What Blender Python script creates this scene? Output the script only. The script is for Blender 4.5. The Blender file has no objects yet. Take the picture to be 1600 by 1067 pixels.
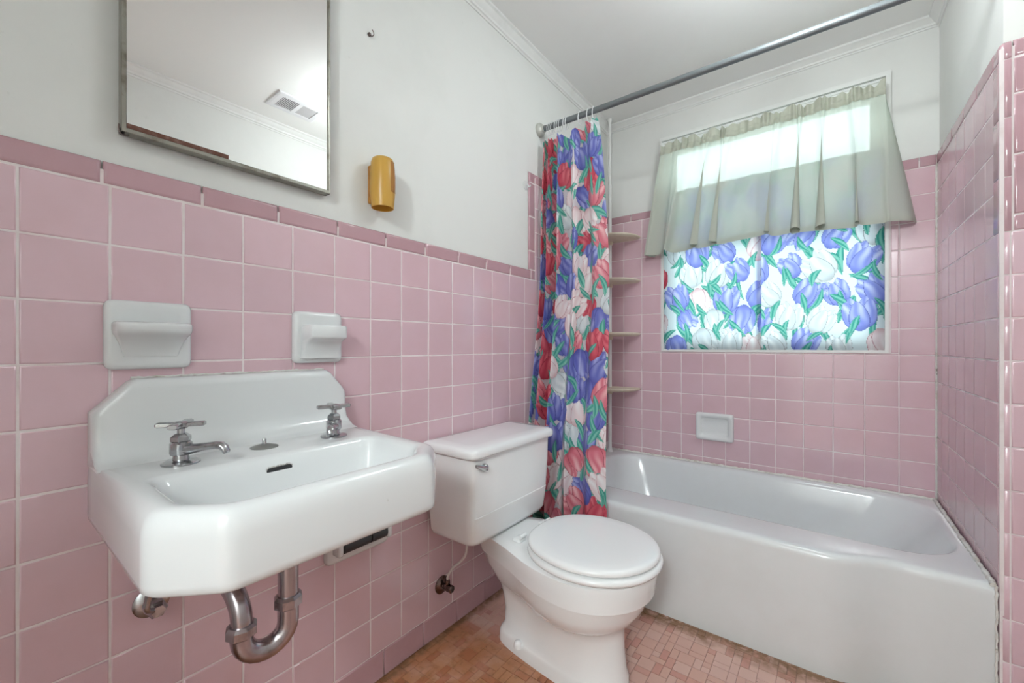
import bpy, bmesh, math, random
import numpy as np
from mathutils import Vector, Matrix

rng = random.Random(7)
scene = bpy.context.scene
COL = scene.collection

# ------------------------------------------------------------------ camera
F_PX, PX, PY = 646.41, 805.79, 540.46
CAM = Vector((1.0616, -0.0501, 0.9881))
cam_data = bpy.data.cameras.new('camera')
cam = bpy.data.objects.new('camera', cam_data)
COL.objects.link(cam)
cam.location = CAM
cam.rotation_euler = (math.pi / 2, 0, 0.6459)
cam_data.sensor_width = 36.0
cam_data.lens = 36.0 * F_PX / 1600.0
cam_data.shift_x = (800.0 - PX) / 1600.0
cam_data.shift_y = (PY - 533.5) / 1600.0
cam_data.clip_start = 0.02
scene.camera = cam

# ------------------------------------------------------------------ world and exposure
world = bpy.data.worlds.new('overcast_sky')
scene.world = world
world.use_nodes = True
wbg = world.node_tree.nodes['Background']
wbg.inputs['Color'].default_value = (0.80, 0.94, 1.0, 1)
wbg.inputs['Strength'].default_value = 5.0
scene.view_settings.view_transform = 'Standard'
scene.view_settings.look = 'None'
scene.view_settings.gamma = 1.0
scene.view_settings.use_curve_mapping = False
scene.view_settings.exposure = 0.22
CEILING_FILL_W = 9.8  # power of the unseen fill globe added in the bathroom
FILL_COLOR = (0.90, 0.985, 1.0, 1)
HALL_FILL_W = 94.0  # power of the unseen fill globe added in the hall
scene.cycles.max_bounces = 8
scene.cycles.diffuse_bounces = 4
scene.cycles.glossy_bounces = 4
scene.cycles.use_adaptive_sampling = True
scene.cycles.adaptive_threshold = 0.05
scene.cycles.transparent_max_bounces = 12
scene.cycles.caustics_reflective = False
scene.cycles.caustics_refractive = False
scene.cycles.sample_clamp_indirect = 6.0
scene.cycles.use_denoising = True

# ------------------------------------------------------------------ measures
P = 0.1095            # tile pitch
W = 1.413             # right wall of the tub alcove
L = 2.2964            # back wall
H = 2.315             # ceiling
XR = 1.60             # right wall of the room
YN = -0.60            # wall behind the camera
YA = 1.54             # front face of the wall stub beside the tub
ZW = 1.285            # lower edge of the dark cap row, left wall
ZA = 1.7165           # lower edge of the dark cap row, tub alcove

# ------------------------------------------------------------------ materials
def lin(c):
    out = []
    for v in c:
        v = v / 255.0
        out.append(v / 12.92 if v <= 0.04045 else ((v + 0.055) / 1.055) ** 2.4)
    return tuple(out) + (1.0,)

MATS = {}
def mat(name, color, rough=0.4, metal=0.0, spec=0.5, coat=0.0, noise=None, bump=None, var=0.0):
    """principled material; noise = (scale, dark colour, amount, lo, hi); bump = (scale, strength, distance)"""
    m = bpy.data.materials.new(name)
    m.use_nodes = True
    nt = m.node_tree
    b = nt.nodes['Principled BSDF']
    b.inputs['Roughness'].default_value = rough
    b.inputs['Metallic'].default_value = metal
    b.inputs['Specular IOR Level'].default_value = spec
    b.inputs['Coat Weight'].default_value = coat
    b.inputs['Base Color'].default_value = color
    geo = nt.nodes.new('ShaderNodeNewGeometry')
    last = None
    def rgb(c):
        n = nt.nodes.new('ShaderNodeRGB'); n.outputs[0].default_value = c; return n.outputs[0]
    if noise:
        lst = noise if isinstance(noise, list) else [noise]
        last = rgb(color)
        for sc, dc, amt, lo, hi in lst:
            n = nt.nodes.new('ShaderNodeTexNoise')
            n.inputs['Scale'].default_value = sc
            n.inputs['Detail'].default_value = 6.0
            n.inputs['Roughness'].default_value = 0.62
            nt.links.new(geo.outputs['Position'], n.inputs['Vector'])
            r = nt.nodes.new('ShaderNodeMapRange')
            r.inputs['From Min'].default_value = lo
            r.inputs['From Max'].default_value = hi
            r.inputs['To Max'].default_value = amt
            nt.links.new(n.outputs['Fac'], r.inputs['Value'])
            mx = nt.nodes.new('ShaderNodeMix'); mx.data_type = 'RGBA'
            nt.links.new(r.outputs['Result'], mx.inputs['Factor'])
            nt.links.new(last, mx.inputs['A'])
            mx.inputs['B'].default_value = dc
            last = mx.outputs['Result']
    if var:
        oi = nt.nodes.new('ShaderNodeObjectInfo')
        hs = nt.nodes.new('ShaderNodeHueSaturation')
        mr = nt.nodes.new('ShaderNodeMapRange')
        mr.inputs['To Min'].default_value = 1.0 - var
        mr.inputs['To Max'].default_value = 1.0 + var
        nt.links.new(oi.outputs['Random'], mr.inputs['Value'])
        nt.links.new(mr.outputs['Result'], hs.inputs['Value'])
        nt.links.new(last if last else rgb(color), hs.inputs['Color'])
        last = hs.outputs['Color']
    if last:
        nt.links.new(last, b.inputs['Base Color'])
    if bump:
        n = nt.nodes.new('ShaderNodeTexNoise')
        n.inputs['Scale'].default_value = bump[0]
        n.inputs['Detail'].default_value = 3.0
        nt.links.new(geo.outputs['Position'], n.inputs['Vector'])
        bp = nt.nodes.new('ShaderNodeBump')
        bp.inputs['Strength'].default_value = bump[1]
        bp.inputs['Distance'].default_value = bump[2]
        nt.links.new(n.outputs['Fac'], bp.inputs['Height'])
        nt.links.new(bp.outputs['Normal'], b.inputs['Normal'])
    MATS[name] = m
    return m

M_PLASTER = mat('white_plaster', (0.80, 0.80, 0.775, 1), 0.55, spec=0.3,
                noise=[(2.2, (0.70, 0.70, 0.67, 1), 0.55, 0.45, 0.75), (26, (0.55, 0.54, 0.5, 1), 0.5, 0.70, 0.80)],
                bump=(35, 0.06, 0.004))
M_CEIL = mat('ceiling_paint', (0.91, 0.91, 0.89, 1), 0.6, spec=0.3,
             noise=(2.0, (0.83, 0.83, 0.80, 1), 0.5, 0.5, 0.8), bump=(45, 0.05, 0.004))
M_TRIMW = mat('white_gloss_paint', (0.83, 0.83, 0.81, 1), 0.35, noise=(14, (0.7, 0.69, 0.66, 1), 0.5, 0.5, 0.8))
M_TILE = mat('pink_tile_glaze', (0.70, 0.485, 0.54, 1), 0.14, spec=0.9, var=0.03,
             noise=[(7, (0.65, 0.43, 0.46, 1), 0.5, 0.40, 0.72), (130, (0.25, 0.13, 0.12, 1), 0.8, 0.76, 0.80)],
             bump=(12, 0.05, 0.003))
M_TRIM = mat('dusky_pink_trim_glaze', (0.51, 0.315, 0.35, 1), 0.09, spec=0.5, var=0.04,
             noise=(8, (0.46, 0.27, 0.30, 1), 0.6, 0.4, 0.7), bump=(12, 0.05, 0.003))
M_GROUT = mat('pale_grout', (0.84, 0.76, 0.76, 1), 0.7, spec=0.2, noise=(9, (0.62, 0.47, 0.45, 1), 0.7, 0.48, 0.75))
M_WHITE = mat('white_porcelain', (0.775, 0.785, 0.79, 1), 0.12, spec=0.5, coat=0.3,
              noise=(60, (0.55, 0.54, 0.52, 1), 0.55, 0.70, 0.80))
M_TUB = mat('white_tub_enamel', (0.77, 0.785, 0.795, 1), 0.17, spec=0.5, coat=0.2,
            noise=[(3, (0.70, 0.70, 0.69, 1), 0.6, 0.45, 0.75), (80, (0.4, 0.39, 0.36, 1), 0.6, 0.73, 0.80)])
M_TOILET = mat('bright_white_china', (0.90, 0.905, 0.91, 1), 0.10, spec=0.5, coat=0.3)
M_SEAT = mat('white_seat_plastic', (0.93, 0.935, 0.94, 1), 0.22, coat=0.2)
M_CHROME = mat('worn_chrome', (0.50, 0.51, 0.53, 1), 0.22, metal=1.0, noise=(55, (0.20, 0.17, 0.14, 1), 0.8, 0.52, 0.75))
M_PIPE = mat('tarnished_pipe', (0.46, 0.42, 0.44, 1), 0.25, metal=1.0, noise=(28, (0.22, 0.18, 0.16, 1), 0.85, 0.52, 0.72))
M_DARKMETAL = mat('dark_tarnished_metal', (0.23, 0.17, 0.16, 1), 0.25, metal=1.0, noise=(40, (0.06, 0.04, 0.03, 1), 0.7, 0.45, 0.6))
M_DARK = mat('dark_recess', (0.025, 0.025, 0.028, 1), 0.5)
M_GREYRUB = mat('grey_rubber', (0.20, 0.20, 0.19, 1), 0.6)
M_MIRROR = mat('mirror_silver', (0.94, 0.94, 0.93, 1), 0.01, metal=1.0)
M_FRAME = mat('aged_metal_frame', (0.33, 0.32, 0.28, 1), 0.35, metal=0.8, noise=(25, (0.15, 0.12, 0.09, 1), 0.8, 0.5, 0.7))
M_RUST = mat('rust', (0.13, 0.05, 0.033, 1), 0.8, noise=(70, (0.25, 0.15, 0.12, 1), 0.8, 0.5, 0.7))
M_ROD = mat('grey_rod', (0.20, 0.22, 0.23, 1), 0.42, metal=0.6)
M_FLANGE = mat('pale_metal', (0.52, 0.52, 0.48, 1), 0.4, metal=0.3)
M_RING = mat('clear_white_plastic', (0.85, 0.86, 0.87, 1), 0.25)
M_CREAM = mat('cream_plastic', (0.72, 0.64, 0.50, 1), 0.4, noise=(20, (0.55, 0.45, 0.32, 1), 0.6, 0.5, 0.8))
M_CAULK = mat('dirty_caulk', (0.76, 0.75, 0.71, 1), 0.7, noise=[(30, (0.45, 0.38, 0.30, 1), 0.8, 0.52, 0.72), (18, (0.10, 0.07, 0.05, 1), 0.9, 0.66, 0.72)])
M_VENT = mat('vent_enamel', (0.80, 0.80, 0.82, 1), 0.4)
M_BULBGLASS = None
M_HOSE = mat('supply_tube', (0.66, 0.58, 0.56, 1), 0.35)

def mat_amber():
    m = bpy.data.materials.new('amber_plastic'); m.use_nodes = True
    nt = m.node_tree; b = nt.nodes['Principled BSDF']
    b.inputs['Base Color'].default_value = (0.74, 0.46, 0.10, 1)
    b.inputs['Roughness'].default_value = 0.3
    tr = nt.nodes.new('ShaderNodeBsdfTranslucent'); tr.inputs['Color'].default_value = (0.85, 0.55, 0.12, 1)
    mx = nt.nodes.new('ShaderNodeMixShader'); mx.inputs[0].default_value = 0.35
    nt.links.new(b.outputs[0], mx.inputs[1]); nt.links.new(tr.outputs[0], mx.inputs[2])
    nt.links.new(mx.outputs[0], nt.nodes['Material Output'].inputs['Surface'])
    return m
M_AMBER = mat_amber()
M_AMBERDK = mat('brown_amber_window', (0.40, 0.17, 0.03, 1), 0.25)

def mat_glass():
    m = bpy.data.materials.new('window_glass'); m.use_nodes = True
    nt = m.node_tree
    for n in list(nt.nodes):
        if n.type == 'BSDF_PRINCIPLED': nt.nodes.remove(n)
    t = nt.nodes.new('ShaderNodeBsdfTransparent'); t.inputs['Color'].default_value = (0.93, 0.96, 0.95, 1)
    g = nt.nodes.new('ShaderNodeBsdfGlossy'); g.inputs['Roughness'].default_value = 0.02
    f = nt.nodes.new('ShaderNodeFresnel'); f.inputs['IOR'].default_value = 1.45
    mx = nt.nodes.new('ShaderNodeMixShader')
    nt.links.new(f.outputs[0], mx.inputs[0]); nt.links.new(t.outputs[0], mx.inputs[1]); nt.links.new(g.outputs[0], mx.inputs[2])
    nt.links.new(mx.outputs[0], nt.nodes['Material Output'].inputs['Surface'])
    return m
M_GLASS = mat_glass()

def mat_cloth(name, trans, color=None, attr=None, tcolor=(1, 1, 1, 1), rough=0.8, spec=0.2, clear=0.0):
    """cloth seen from both sides: diffuse plus light passing through"""
    m = bpy.data.materials.new(name); m.use_nodes = True
    nt = m.node_tree; b = nt.nodes['Principled BSDF']
    b.inputs['Roughness'].default_value = rough
    b.inputs['Specular IOR Level'].default_value = spec
    tr = nt.nodes.new('ShaderNodeBsdfTranslucent')
    if attr:
        a = nt.nodes.new('ShaderNodeVertexColor'); a.layer_name = attr
        nt.links.new(a.outputs['Color'], b.inputs['Base Color'])
        mm = nt.nodes.new('ShaderNodeMix'); mm.data_type = 'RGBA'; mm.blend_type = 'MULTIPLY'
        mm.inputs['Factor'].default_value = 1.0
        nt.links.new(a.outputs['Color'], mm.inputs['A']); mm.inputs['B'].default_value = tcolor
        nt.links.new(mm.outputs['Result'], tr.inputs['Color'])
    else:
        b.inputs['Base Color'].default_value = color
        tr.inputs['Color'].default_value = tcolor
    mx = nt.nodes.new('ShaderNodeMixShader'); mx.inputs[0].default_value = trans
    nt.links.new(b.outputs[0], mx.inputs[1]); nt.links.new(tr.outputs[0], mx.inputs[2])
    last = mx.outputs[0]
    if clear:                                   # open weave: part of the light passes straight through
        tp = nt.nodes.new('ShaderNodeBsdfTransparent')
        m2 = nt.nodes.new('ShaderNodeMixShader'); m2.inputs[0].default_value = clear
        nt.links.new(last, m2.inputs[1]); nt.links.new(tp.outputs[0], m2.inputs[2]); last = m2.outputs[0]
    nt.links.new(last, nt.nodes['Material Output'].inputs['Surface'])
    return m
M_TULIP_SHOWER = mat_cloth('tulip_print_vinyl', 0.28, attr='print', rough=0.35, spec=0.4)
M_TULIP_WINDOW = mat_cloth('tulip_print_cotton', 0.54, attr='print')
M_SHEER = mat_cloth('pale_green_sheer', 0.30, color=(0.64, 0.65, 0.57, 1), tcolor=(0.62, 0.70, 0.60, 1), clear=0.10)

M_SHEER2 = mat_cloth('pale_green_sheer_doubled', 0.22, color=(0.62, 0.62, 0.53, 1), tcolor=(0.55, 0.60, 0.48, 1), clear=0.02)

def mat_floor(name, color, deep=False):
    """small floor tile; orange brown stain in drifts, dark grime beside wall and tub"""
    m = bpy.data.materials.new(name); m.use_nodes = True
    nt = m.node_tree; b = nt.nodes['Principled BSDF']
    b.inputs['Roughness'].default_value = 0.38
    geo = nt.nodes.new('ShaderNodeNewGeometry')
    sep = nt.nodes.new('ShaderNodeSeparateXYZ'); nt.links.new(geo.outputs['Position'], sep.inputs[0])
    def noise(sc, det=5):
        n = nt.nodes.new('ShaderNodeTexNoise'); n.inputs['Scale'].default_value = sc; n.inputs['Detail'].default_value = det
        nt.links.new(geo.outputs['Position'], n.inputs['Vector']); return n.outputs['Fac']
    def mr(v, a, c, d=0.0, e=1.0):
        n = nt.nodes.new('ShaderNodeMapRange'); n.interpolation_type = 'SMOOTHSTEP'
        n.inputs['From Min'].default_value = a; n.inputs['From Max'].default_value = c
        n.inputs['To Min'].default_value = d; n.inputs['To Max'].default_value = e
        nt.links.new(v, n.inputs['Value']); return n.outputs['Result']
    def op(o, x, y):
        n = nt.nodes.new('ShaderNodeMath'); n.operation = o
        for i, v in enumerate((x, y)):
            if isinstance(v, float): n.inputs[i].default_value = v
            else: nt.links.new(v, n.inputs[i])
        return n.outputs[0]
    def mix(f, a, c):
        n = nt.nodes.new('ShaderNodeMix'); n.data_type = 'RGBA'
        nt.links.new(f, n.inputs['Factor'])
        for k, v in (('A', a), ('B', c)):
            if isinstance(v, tuple): n.inputs[k].default_value = v
            else: nt.links.new(v, n.inputs[k])
        return n.outputs['Result']
    n1 = noise(5.0); n2 = noise(16.0); n3 = noise(45.0)
    # stain: an irregular patch left of the toilet
    edge = op('ADD', sep.outputs['X'], op('MULTIPLY', n1, 0.30))
    stain = op('MULTIPLY', mr(edge, 0.86, 0.58), mr(op('ADD', sep.outputs['Y'], op('MULTIPLY', n2, 0.10)), 1.13, 1.03))
    stain = op('MULTIPLY', stain, mr(n2, 0.25, 0.60, 0.50, 0.86))
    c = mix(stain, color, tuple(v * w for v, w in zip(color, (0.66, 0.42, 0.17, 1))))
    dark = op('MULTIPLY', stain, mr(n3, 0.50, 0.72))
    c = mix(op('MULTIPLY', dark, 0.5), c, (0.18, 0.085, 0.03, 1))
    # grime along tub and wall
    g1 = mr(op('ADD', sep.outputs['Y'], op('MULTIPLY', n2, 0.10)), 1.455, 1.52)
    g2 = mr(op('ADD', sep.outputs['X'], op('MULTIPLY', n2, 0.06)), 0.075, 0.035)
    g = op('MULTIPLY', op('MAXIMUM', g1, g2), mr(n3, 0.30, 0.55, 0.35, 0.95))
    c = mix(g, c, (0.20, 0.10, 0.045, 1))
    spk = mr(noise(110.0, 2), 0.74, 0.77)
    c = mix(op('MULTIPLY', spk, 0.7), c, (0.04, 0.02, 0.015, 1))
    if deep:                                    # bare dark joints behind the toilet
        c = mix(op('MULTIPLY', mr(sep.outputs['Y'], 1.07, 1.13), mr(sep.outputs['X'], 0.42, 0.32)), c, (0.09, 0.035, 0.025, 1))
    nt.links.new(c, b.inputs['Base Color'])
    return m
FLOOR_COLS = [(0.60, 0.36, 0.30, 1), (0.54, 0.275, 0.225, 1), (0.62, 0.40, 0.345, 1), (0.56, 0.30, 0.245, 1), (0.60, 0.37, 0.315, 1)]
M_FLOOR = [mat_floor('floor_tile_%d' % i, c) for i, c in enumerate(FLOOR_COLS)]
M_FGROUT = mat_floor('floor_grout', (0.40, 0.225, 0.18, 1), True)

# ------------------------------------------------------------------ geometry helpers
def tag(o, label=None, cat=None, group=None, kind=None):
    if label: o['label'] = label
    if cat: o['category'] = cat
    if group: o['group'] = group
    if kind: o['kind'] = kind
    return o

def empty(name, loc):
    o = bpy.data.objects.new(name, None)
    o.empty_display_size = 0.05
    o.location = loc
    COL.objects.link(o)
    return o

def root_of(o):
    p = Vector((0, 0, 0))
    while o:
        p = p + o.location
        o = o.parent
    return p

def link_mesh(name, me, parent=None, loc=(0, 0, 0)):
    o = bpy.data.objects.new(name, me)
    COL.objects.link(o)
    if parent: o.parent = parent
    o.location = loc
    return o

def mesh(name, verts, faces, m, parent=None, smooth=None, origin=None):
    """one mesh object from world coordinates; smooth = angle in degrees"""
    vs = [Vector(v) for v in verts]
    if origin is None:
        lo = Vector((min(v.x for v in vs), min(v.y for v in vs), min(v.z for v in vs)))
        hi = Vector((max(v.x for v in vs), max(v.y for v in vs), max(v.z for v in vs)))
        origin = Vector(((lo.x + hi.x) / 2, (lo.y + hi.y) / 2, lo.z))
    origin = Vector(origin)
    me = bpy.data.meshes.new(name)
    me.from_pydata([tuple(v - origin) for v in vs], [], faces)
    bm = bmesh.new(); bm.from_mesh(me)
    bmesh.ops.recalc_face_normals(bm, faces=bm.faces)
    bm.to_mesh(me); bm.free()
    finish(me, m, smooth)
    base = root_of(parent) if parent else Vector((0, 0, 0))
    return link_mesh(name, me, parent, origin - base)

def finish(me, m, smooth):
    if isinstance(m, (list, tuple)):
        for q in m: me.materials.append(q)
    else:
        me.materials.append(m)
    if smooth is not None:
        me.polygons.foreach_set('use_smooth', [True] * len(me.polygons))
        me.set_sharp_from_angle(angle=math.radians(smooth))
    me.update()

def from_bm(name, bm, m, parent=None, smooth=None, origin=None):
    bm.verts.index_update()
    vs = [v.co.copy() for v in bm.verts]
    fs = [[v.index for v in f.verts] for f in bm.faces]
    bm.free()
    return mesh(name, vs, fs, m, parent, smooth, origin)

def box_bm(lo, hi, bev=0.0, seg=2):
    bm = bmesh.new()
    bmesh.ops.create_cube(bm, size=1.0)
    for v in bm.verts:
        v.co = Vector([lo[i] + (v.co[i] + 0.5) * (hi[i] - lo[i]) for i in range(3)])
    if bev > 0:
        bmesh.ops.bevel(bm, geom=list(bm.edges), offset=bev, segments=seg, affect='EDGES', profile=0.5)
    return bm

def box(name, lo, hi, m, parent=None, bev=0.0, seg=2, smooth=None):
    return from_bm(name, box_bm(lo, hi, bev, seg), m, parent, smooth if smooth is not None else (40 if bev else None))

def loft(name, rings, m, parent=None, smooth=40, cap0=True, cap1=True, closed=True):
    n = len(rings[0]); vs = [p for r in rings for p in r]; fs = []
    for i in range(len(rings) - 1):
        for j in range(n if closed else n - 1):
            a = i * n + j; b = i * n + (j + 1) % n
            fs.append((a, b, b + n, a + n))
    if cap0: fs.append(tuple(range(n - 1, -1, -1)))
    if cap1: fs.append(tuple((len(rings) - 1) * n + j for j in range(n)))
    return mesh(name, vs, fs, m, parent, smooth)

def frame_axes(d):
    d = Vector(d).normalized()
    up = Vector((0, 0, 1)) if abs(d.z) < 0.9 else Vector((1, 0, 0))
    a = d.cross(up).normalized()
    return a, d.cross(a).normalized()

def sweep_rings(path, radii, n=12):
    path = [Vector(p) for p in path]
    if not isinstance(radii, (list, tuple)): radii = [radii] * len(path)
    rings = []; a = None
    for i, p in enumerate(path):
        d = (path[min(i + 1, len(path) - 1)] - path[max(i - 1, 0)]).normalized()
        if a is None: a, b = frame_axes(d)
        else:
            a = (a - d * a.dot(d)).normalized(); b = d.cross(a)
        rings.append([p + (a * math.cos(t) + b * math.sin(t)) * radii[i] for t in [2 * math.pi * k / n for k in range(n)]])
    return rings

def tube(name, path, radii, m, parent=None, n=12, smooth=45):
    return loft(name, sweep_rings(path, radii, n), m, parent, smooth)

def lathe(name, base, axis, prof, m, parent=None, n=24, smooth=40, phase=0.0):
    """profile = [(distance along axis, radius)]"""
    axis = Vector(axis).normalized(); a, b = frame_axes(axis); base = Vector(base)
    rings = [[base + axis * t + (a * math.cos(q) + b * math.sin(q)) * r for q in [phase + 2 * math.pi * k / n for k in range(n)]] for t, r in prof]
    return loft(name, rings, m, parent, smooth)

def smooth_path(pts, per=6):
    pts = [Vector(p) for p in pts]; out = []
    for i in range(len(pts) - 1):
        p0 = pts[max(i - 1, 0)]; p1 = pts[i]; p2 = pts[i + 1]; p3 = pts[min(i + 2, len(pts) - 1)]
        for k in range(per):
            t = k / per
            out.append(0.5 * ((2 * p1) + (p2 - p0) * t + (2 * p0 - 5 * p1 + 4 * p2 - p3) * t * t + (3 * p1 - p0 - 3 * p2 + p3) * t ** 3))
    out.append(pts[-1]); return out

def poly_offset(poly, d):
    """inset a counter-clockwise polygon by d"""
    n = len(poly); out = []
    for i in range(n):
        p0 = Vector(poly[i - 1]); p1 = Vector(poly[i]); p2 = Vector(poly[(i + 1) % n])
        e1 = (p1 - p0).normalized(); e2 = (p2 - p1).normalized()
        n1 = Vector((-e1.y, e1.x)); n2 = Vector((-e2.y, e2.x))
        k = (n1 + n2); k = k / max(0.2, k.dot(n1))
        out.append(p1 + k * d)
    return out

def round_poly(poly, r, k=5, m=4):
    """rounded corners (k+1 points each) and m points along each edge; same count for any polygon of equal corners"""
    n = len(poly); rr = r if isinstance(r, (list, tuple)) else [r] * n
    corner = []
    for i in range(n):
        p0 = Vector(poly[i - 1]); p1 = Vector(poly[i]); p2 = Vector(poly[(i + 1) % n])
        d1 = (p0 - p1); d2 = (p2 - p1)
        q = min(rr[i], 0.45 * d1.length, 0.45 * d2.length)
        a = p1 + d1.normalized() * q; b = p1 + d2.normalized() * q
        corner.append([(1 - t) ** 2 * a + 2 * t * (1 - t) * p1 + t * t * b for t in [s / k for s in range(k + 1)]])
    out = []
    for i in range(n):
        out += corner[i]
        a = corner[i][-1]; b = corner[(i + 1) % n][0]
        out += [a + (b - a) * (s / (m + 1)) for s in range(1, m + 1)]
    return out

def plate_bm(poly2d, to3, depth, bev=0.0):
    """prism: polygon in plane mapped by to3(u, v, w), w from 0 to depth; front edges bevelled"""
    n = len(poly2d)
    rings = [[to3(u, v, 0.0) for u, v in poly2d]]
    if bev > 0:
        ins = [poly_offset([Vector(p) for p in poly2d], bev * f) for f in (0.0, 0.3, 1.0)]
        rings.append([to3(p[0], p[1], depth - bev) for p in ins[0]])
        rings.append([to3(p[0], p[1], depth - bev * 0.3) for p in ins[1]])
        rings.append([to3(p[0], p[1], depth) for p in ins[2]])
    else:
        rings.append([to3(u, v, depth) for u, v in poly2d])
    return rings

# ------------------------------------------------------------------ room shell
def wall(name, lo, hi, m=None):
    return tag(box(name, lo, hi, m or M_PLASTER), kind='structure')

T = 0.008      # tile face stands this far in front of the plaster
floor = wall('floor', (-0.12, -2.2, -0.10), (XR + 0.2, 2.42, -0.002), M_FGROUT)
ceiling = wall('ceiling', (-0.12, -2.2, H), (XR + 0.2, 2.42, H + 0.08), M_CEIL)
wall_left = wall('wall_left', (-0.12, YN, 0), (-T, 2.42, H))
wall_stub = wall('wall_alcove', (W + T, YA + T, 0), (XR + 0.1, 2.42, H))

def ring_wall(name, ax, depth0, depth1, outer, inner, m):
    """wall with a rectangular hole; outer and inner = (u0, v0, u1, v1); ax 1 = wall normal to y"""
    vs = []; 
    for d in (depth0, depth1):
        for (u0, v0, u1, v1) in (outer, inner):
            for u, v in ((u0, v0), (u1, v0), (u1, v1), (u0, v1)):
                vs.append((u, d, v))
    fs = []
    for i in range(4):
        j = (i + 1) % 4
        fs += [(i, j, 4 + j, 4 + i), (8 + i, 12 + i, 12 + j, 8 + j), (i, 8 + i, 8 + j, j), (4 + i, 4 + j, 12 + j, 12 + i)]
    return mesh(name, vs, fs, m)

WX0, WX1, WZ0, WZ1 = 0.318, 1.268, 0.957, 2.125      # window opening
wall_back = tag(ring_wall('wall_back', 1, L + T, L + 0.12, (-T, 0.0, W + T, H), (WX0, WZ0, WX1, WZ1), M_PLASTER), kind='structure')
DX0, DX1, DZ1 = 0.72, 1.52, 2.03                     # doorway behind the camera, hall beyond
wall_right = wall('wall_right', (XR, YN, 0), (XR + 0.1, YA + T, H))
wall_near = tag(ring_wall('wall_near', 1, YN - 0.1, YN, (-T, -0.05, XR, H), (DX0, 0.0, DX1, DZ1), M_PLASTER), kind='structure')
wall('wall_hall_left', (-0.12, -2.1, 0), (-0.04, YN - 0.1, H))
wall('wall_hall_right', (XR + 0.1, -2.1, 0), (XR + 0.2, YN, H))
wall('wall_hall_far', (-0.12, -2.2, 0), (XR + 0.2, -2.1, H))
tag(ring_wall('door_1', 1, YN - 0.112, YN + 0.012, (DX0 - 0.06, -0.05, DX1 + 0.06, DZ1 + 0.06), (DX0 + 0.012, 0.0, DX1 - 0.012, DZ1 - 0.012), M_TRIMW), kind='structure')

# crown moulding
def crown(name, p0, p1, inward, drop=0.052, out=0.034):
    p0 = Vector(p0); p1 = Vector(p1); inn = Vector(inward)
    prof = [(0, 0), (out, 0), (out, -0.008), (out * 0.78, -0.012), (out * 0.62, -drop * 0.42), (out * 0.34, -drop * 0.62), (out * 0.30, -drop * 0.80), (out * 0.14, -drop * 0.84), (out * 0.12, -drop), (0, -drop)]
    rings = [[q + inn * a + Vector((0, 0, H + b)) for a, b in prof] for q in (p0, p1)]
    return tag(loft(name, rings, M_TRIMW, smooth=25), kind='structure')
crown('trim_1', (-T, YN, 0), (-T, L + T, 0), (1, 0, 0))
crown('trim_2', (-T, L + T, 0), (W + T, L + T, 0), (0, -1, 0), 0.040, 0.034)
crown('trim_3', (W + T, YA + T, 0), (W + T, L + T, 0), (-1, 0, 0), 0.045, 0.034)
crown('trim_4', (XR, YN, 0), (XR, YA + T, 0), (-1, 0, 0))
crown('trim_5', (W + T, YA + T, 0), (XR, YA + T, 0), (0, -1, 0))

# ------------------------------------------------------------------ wall tiles
TCACHE = {}
def tile_mesh(du, dv, m, plane, bev=0.0022):
    """tile lying in a plane: 'x+' faces +x, 'x-' faces -x, 'y-' faces -y; origin at the centre of its back"""
    key = (round(du, 4), round(dv, 4), m.name, plane, bev)
    if key in TCACHE: return TCACHE[key]
    a, b, d = du / 2, dv / 2, 0.0066
    vs = []
    for w, i in ((0, 0), (d - bev, 0), (d - bev * 0.3, bev * 0.35), (d, bev * 1.3)):
        vs += [(-a + i, -b + i, w), (a - i, -b + i, w), (a - i, b - i, w), (-a + i, b - i, w)]
    fs = [(12, 13, 14, 15)]
    for r in range(3):
        for i in range(4):
            j = (i + 1) % 4
            fs.append((r * 4 + i, r * 4 + j, r * 4 + 4 + j, r * 4 + 4 + i))
    if plane == 'x+': f = lambda u, v, w: (w, u, v)
    elif plane == 'x-': f = lambda u, v, w: (-w, -u, v)
    else: f = lambda u, v, w: (u, -w, v)
    me = bpy.data.meshes.new('tile')
    me.from_pydata([f(*v) for v in vs], [], fs)
    bm = bmesh.new(); bm.from_mesh(me); bmesh.ops.recalc_face_normals(bm, faces=bm.faces); bm.to_mesh(me); bm.free()
    me.materials.append(m)
    for p_ in me.polygons: p_.use_smooth = p_.area < 0.9 * (du - 3 * bev) * (dv - 3 * bev)
    TCACHE[key] = me
    return me

GAP = 0.0024
def tile(parent, plane, const, u0, u1, v0, v1, m, name='tile', bev=0.0022):
    du, dv = u1 - u0 - GAP, v1 - v0 - GAP
    if du < 0.004 or dv < 0.004: return
    me = tile_mesh(du, dv, m, plane, bev)
    cu, cv = (u0 + u1) / 2, (v0 + v1) / 2
    j = rng.uniform(-0.0005, 0.0003)
    if plane == 'x+': loc = Vector((const - 0.0066 + j, cu, cv))
    elif plane == 'x-': loc = Vector((const + 0.0066 - j, cu, cv))
    else: loc = Vector((cu, const + 0.0066 - j, cv))
    o = link_mesh(name, me, parent, loc - root_of(parent))
    o.rotation_euler = (rng.uniform(-.004, .004) if plane == 'y-' else 0, rng.uniform(-.004, .004) if plane != 'y-' else 0, rng.uniform(-.004, .004))
    return o

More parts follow.
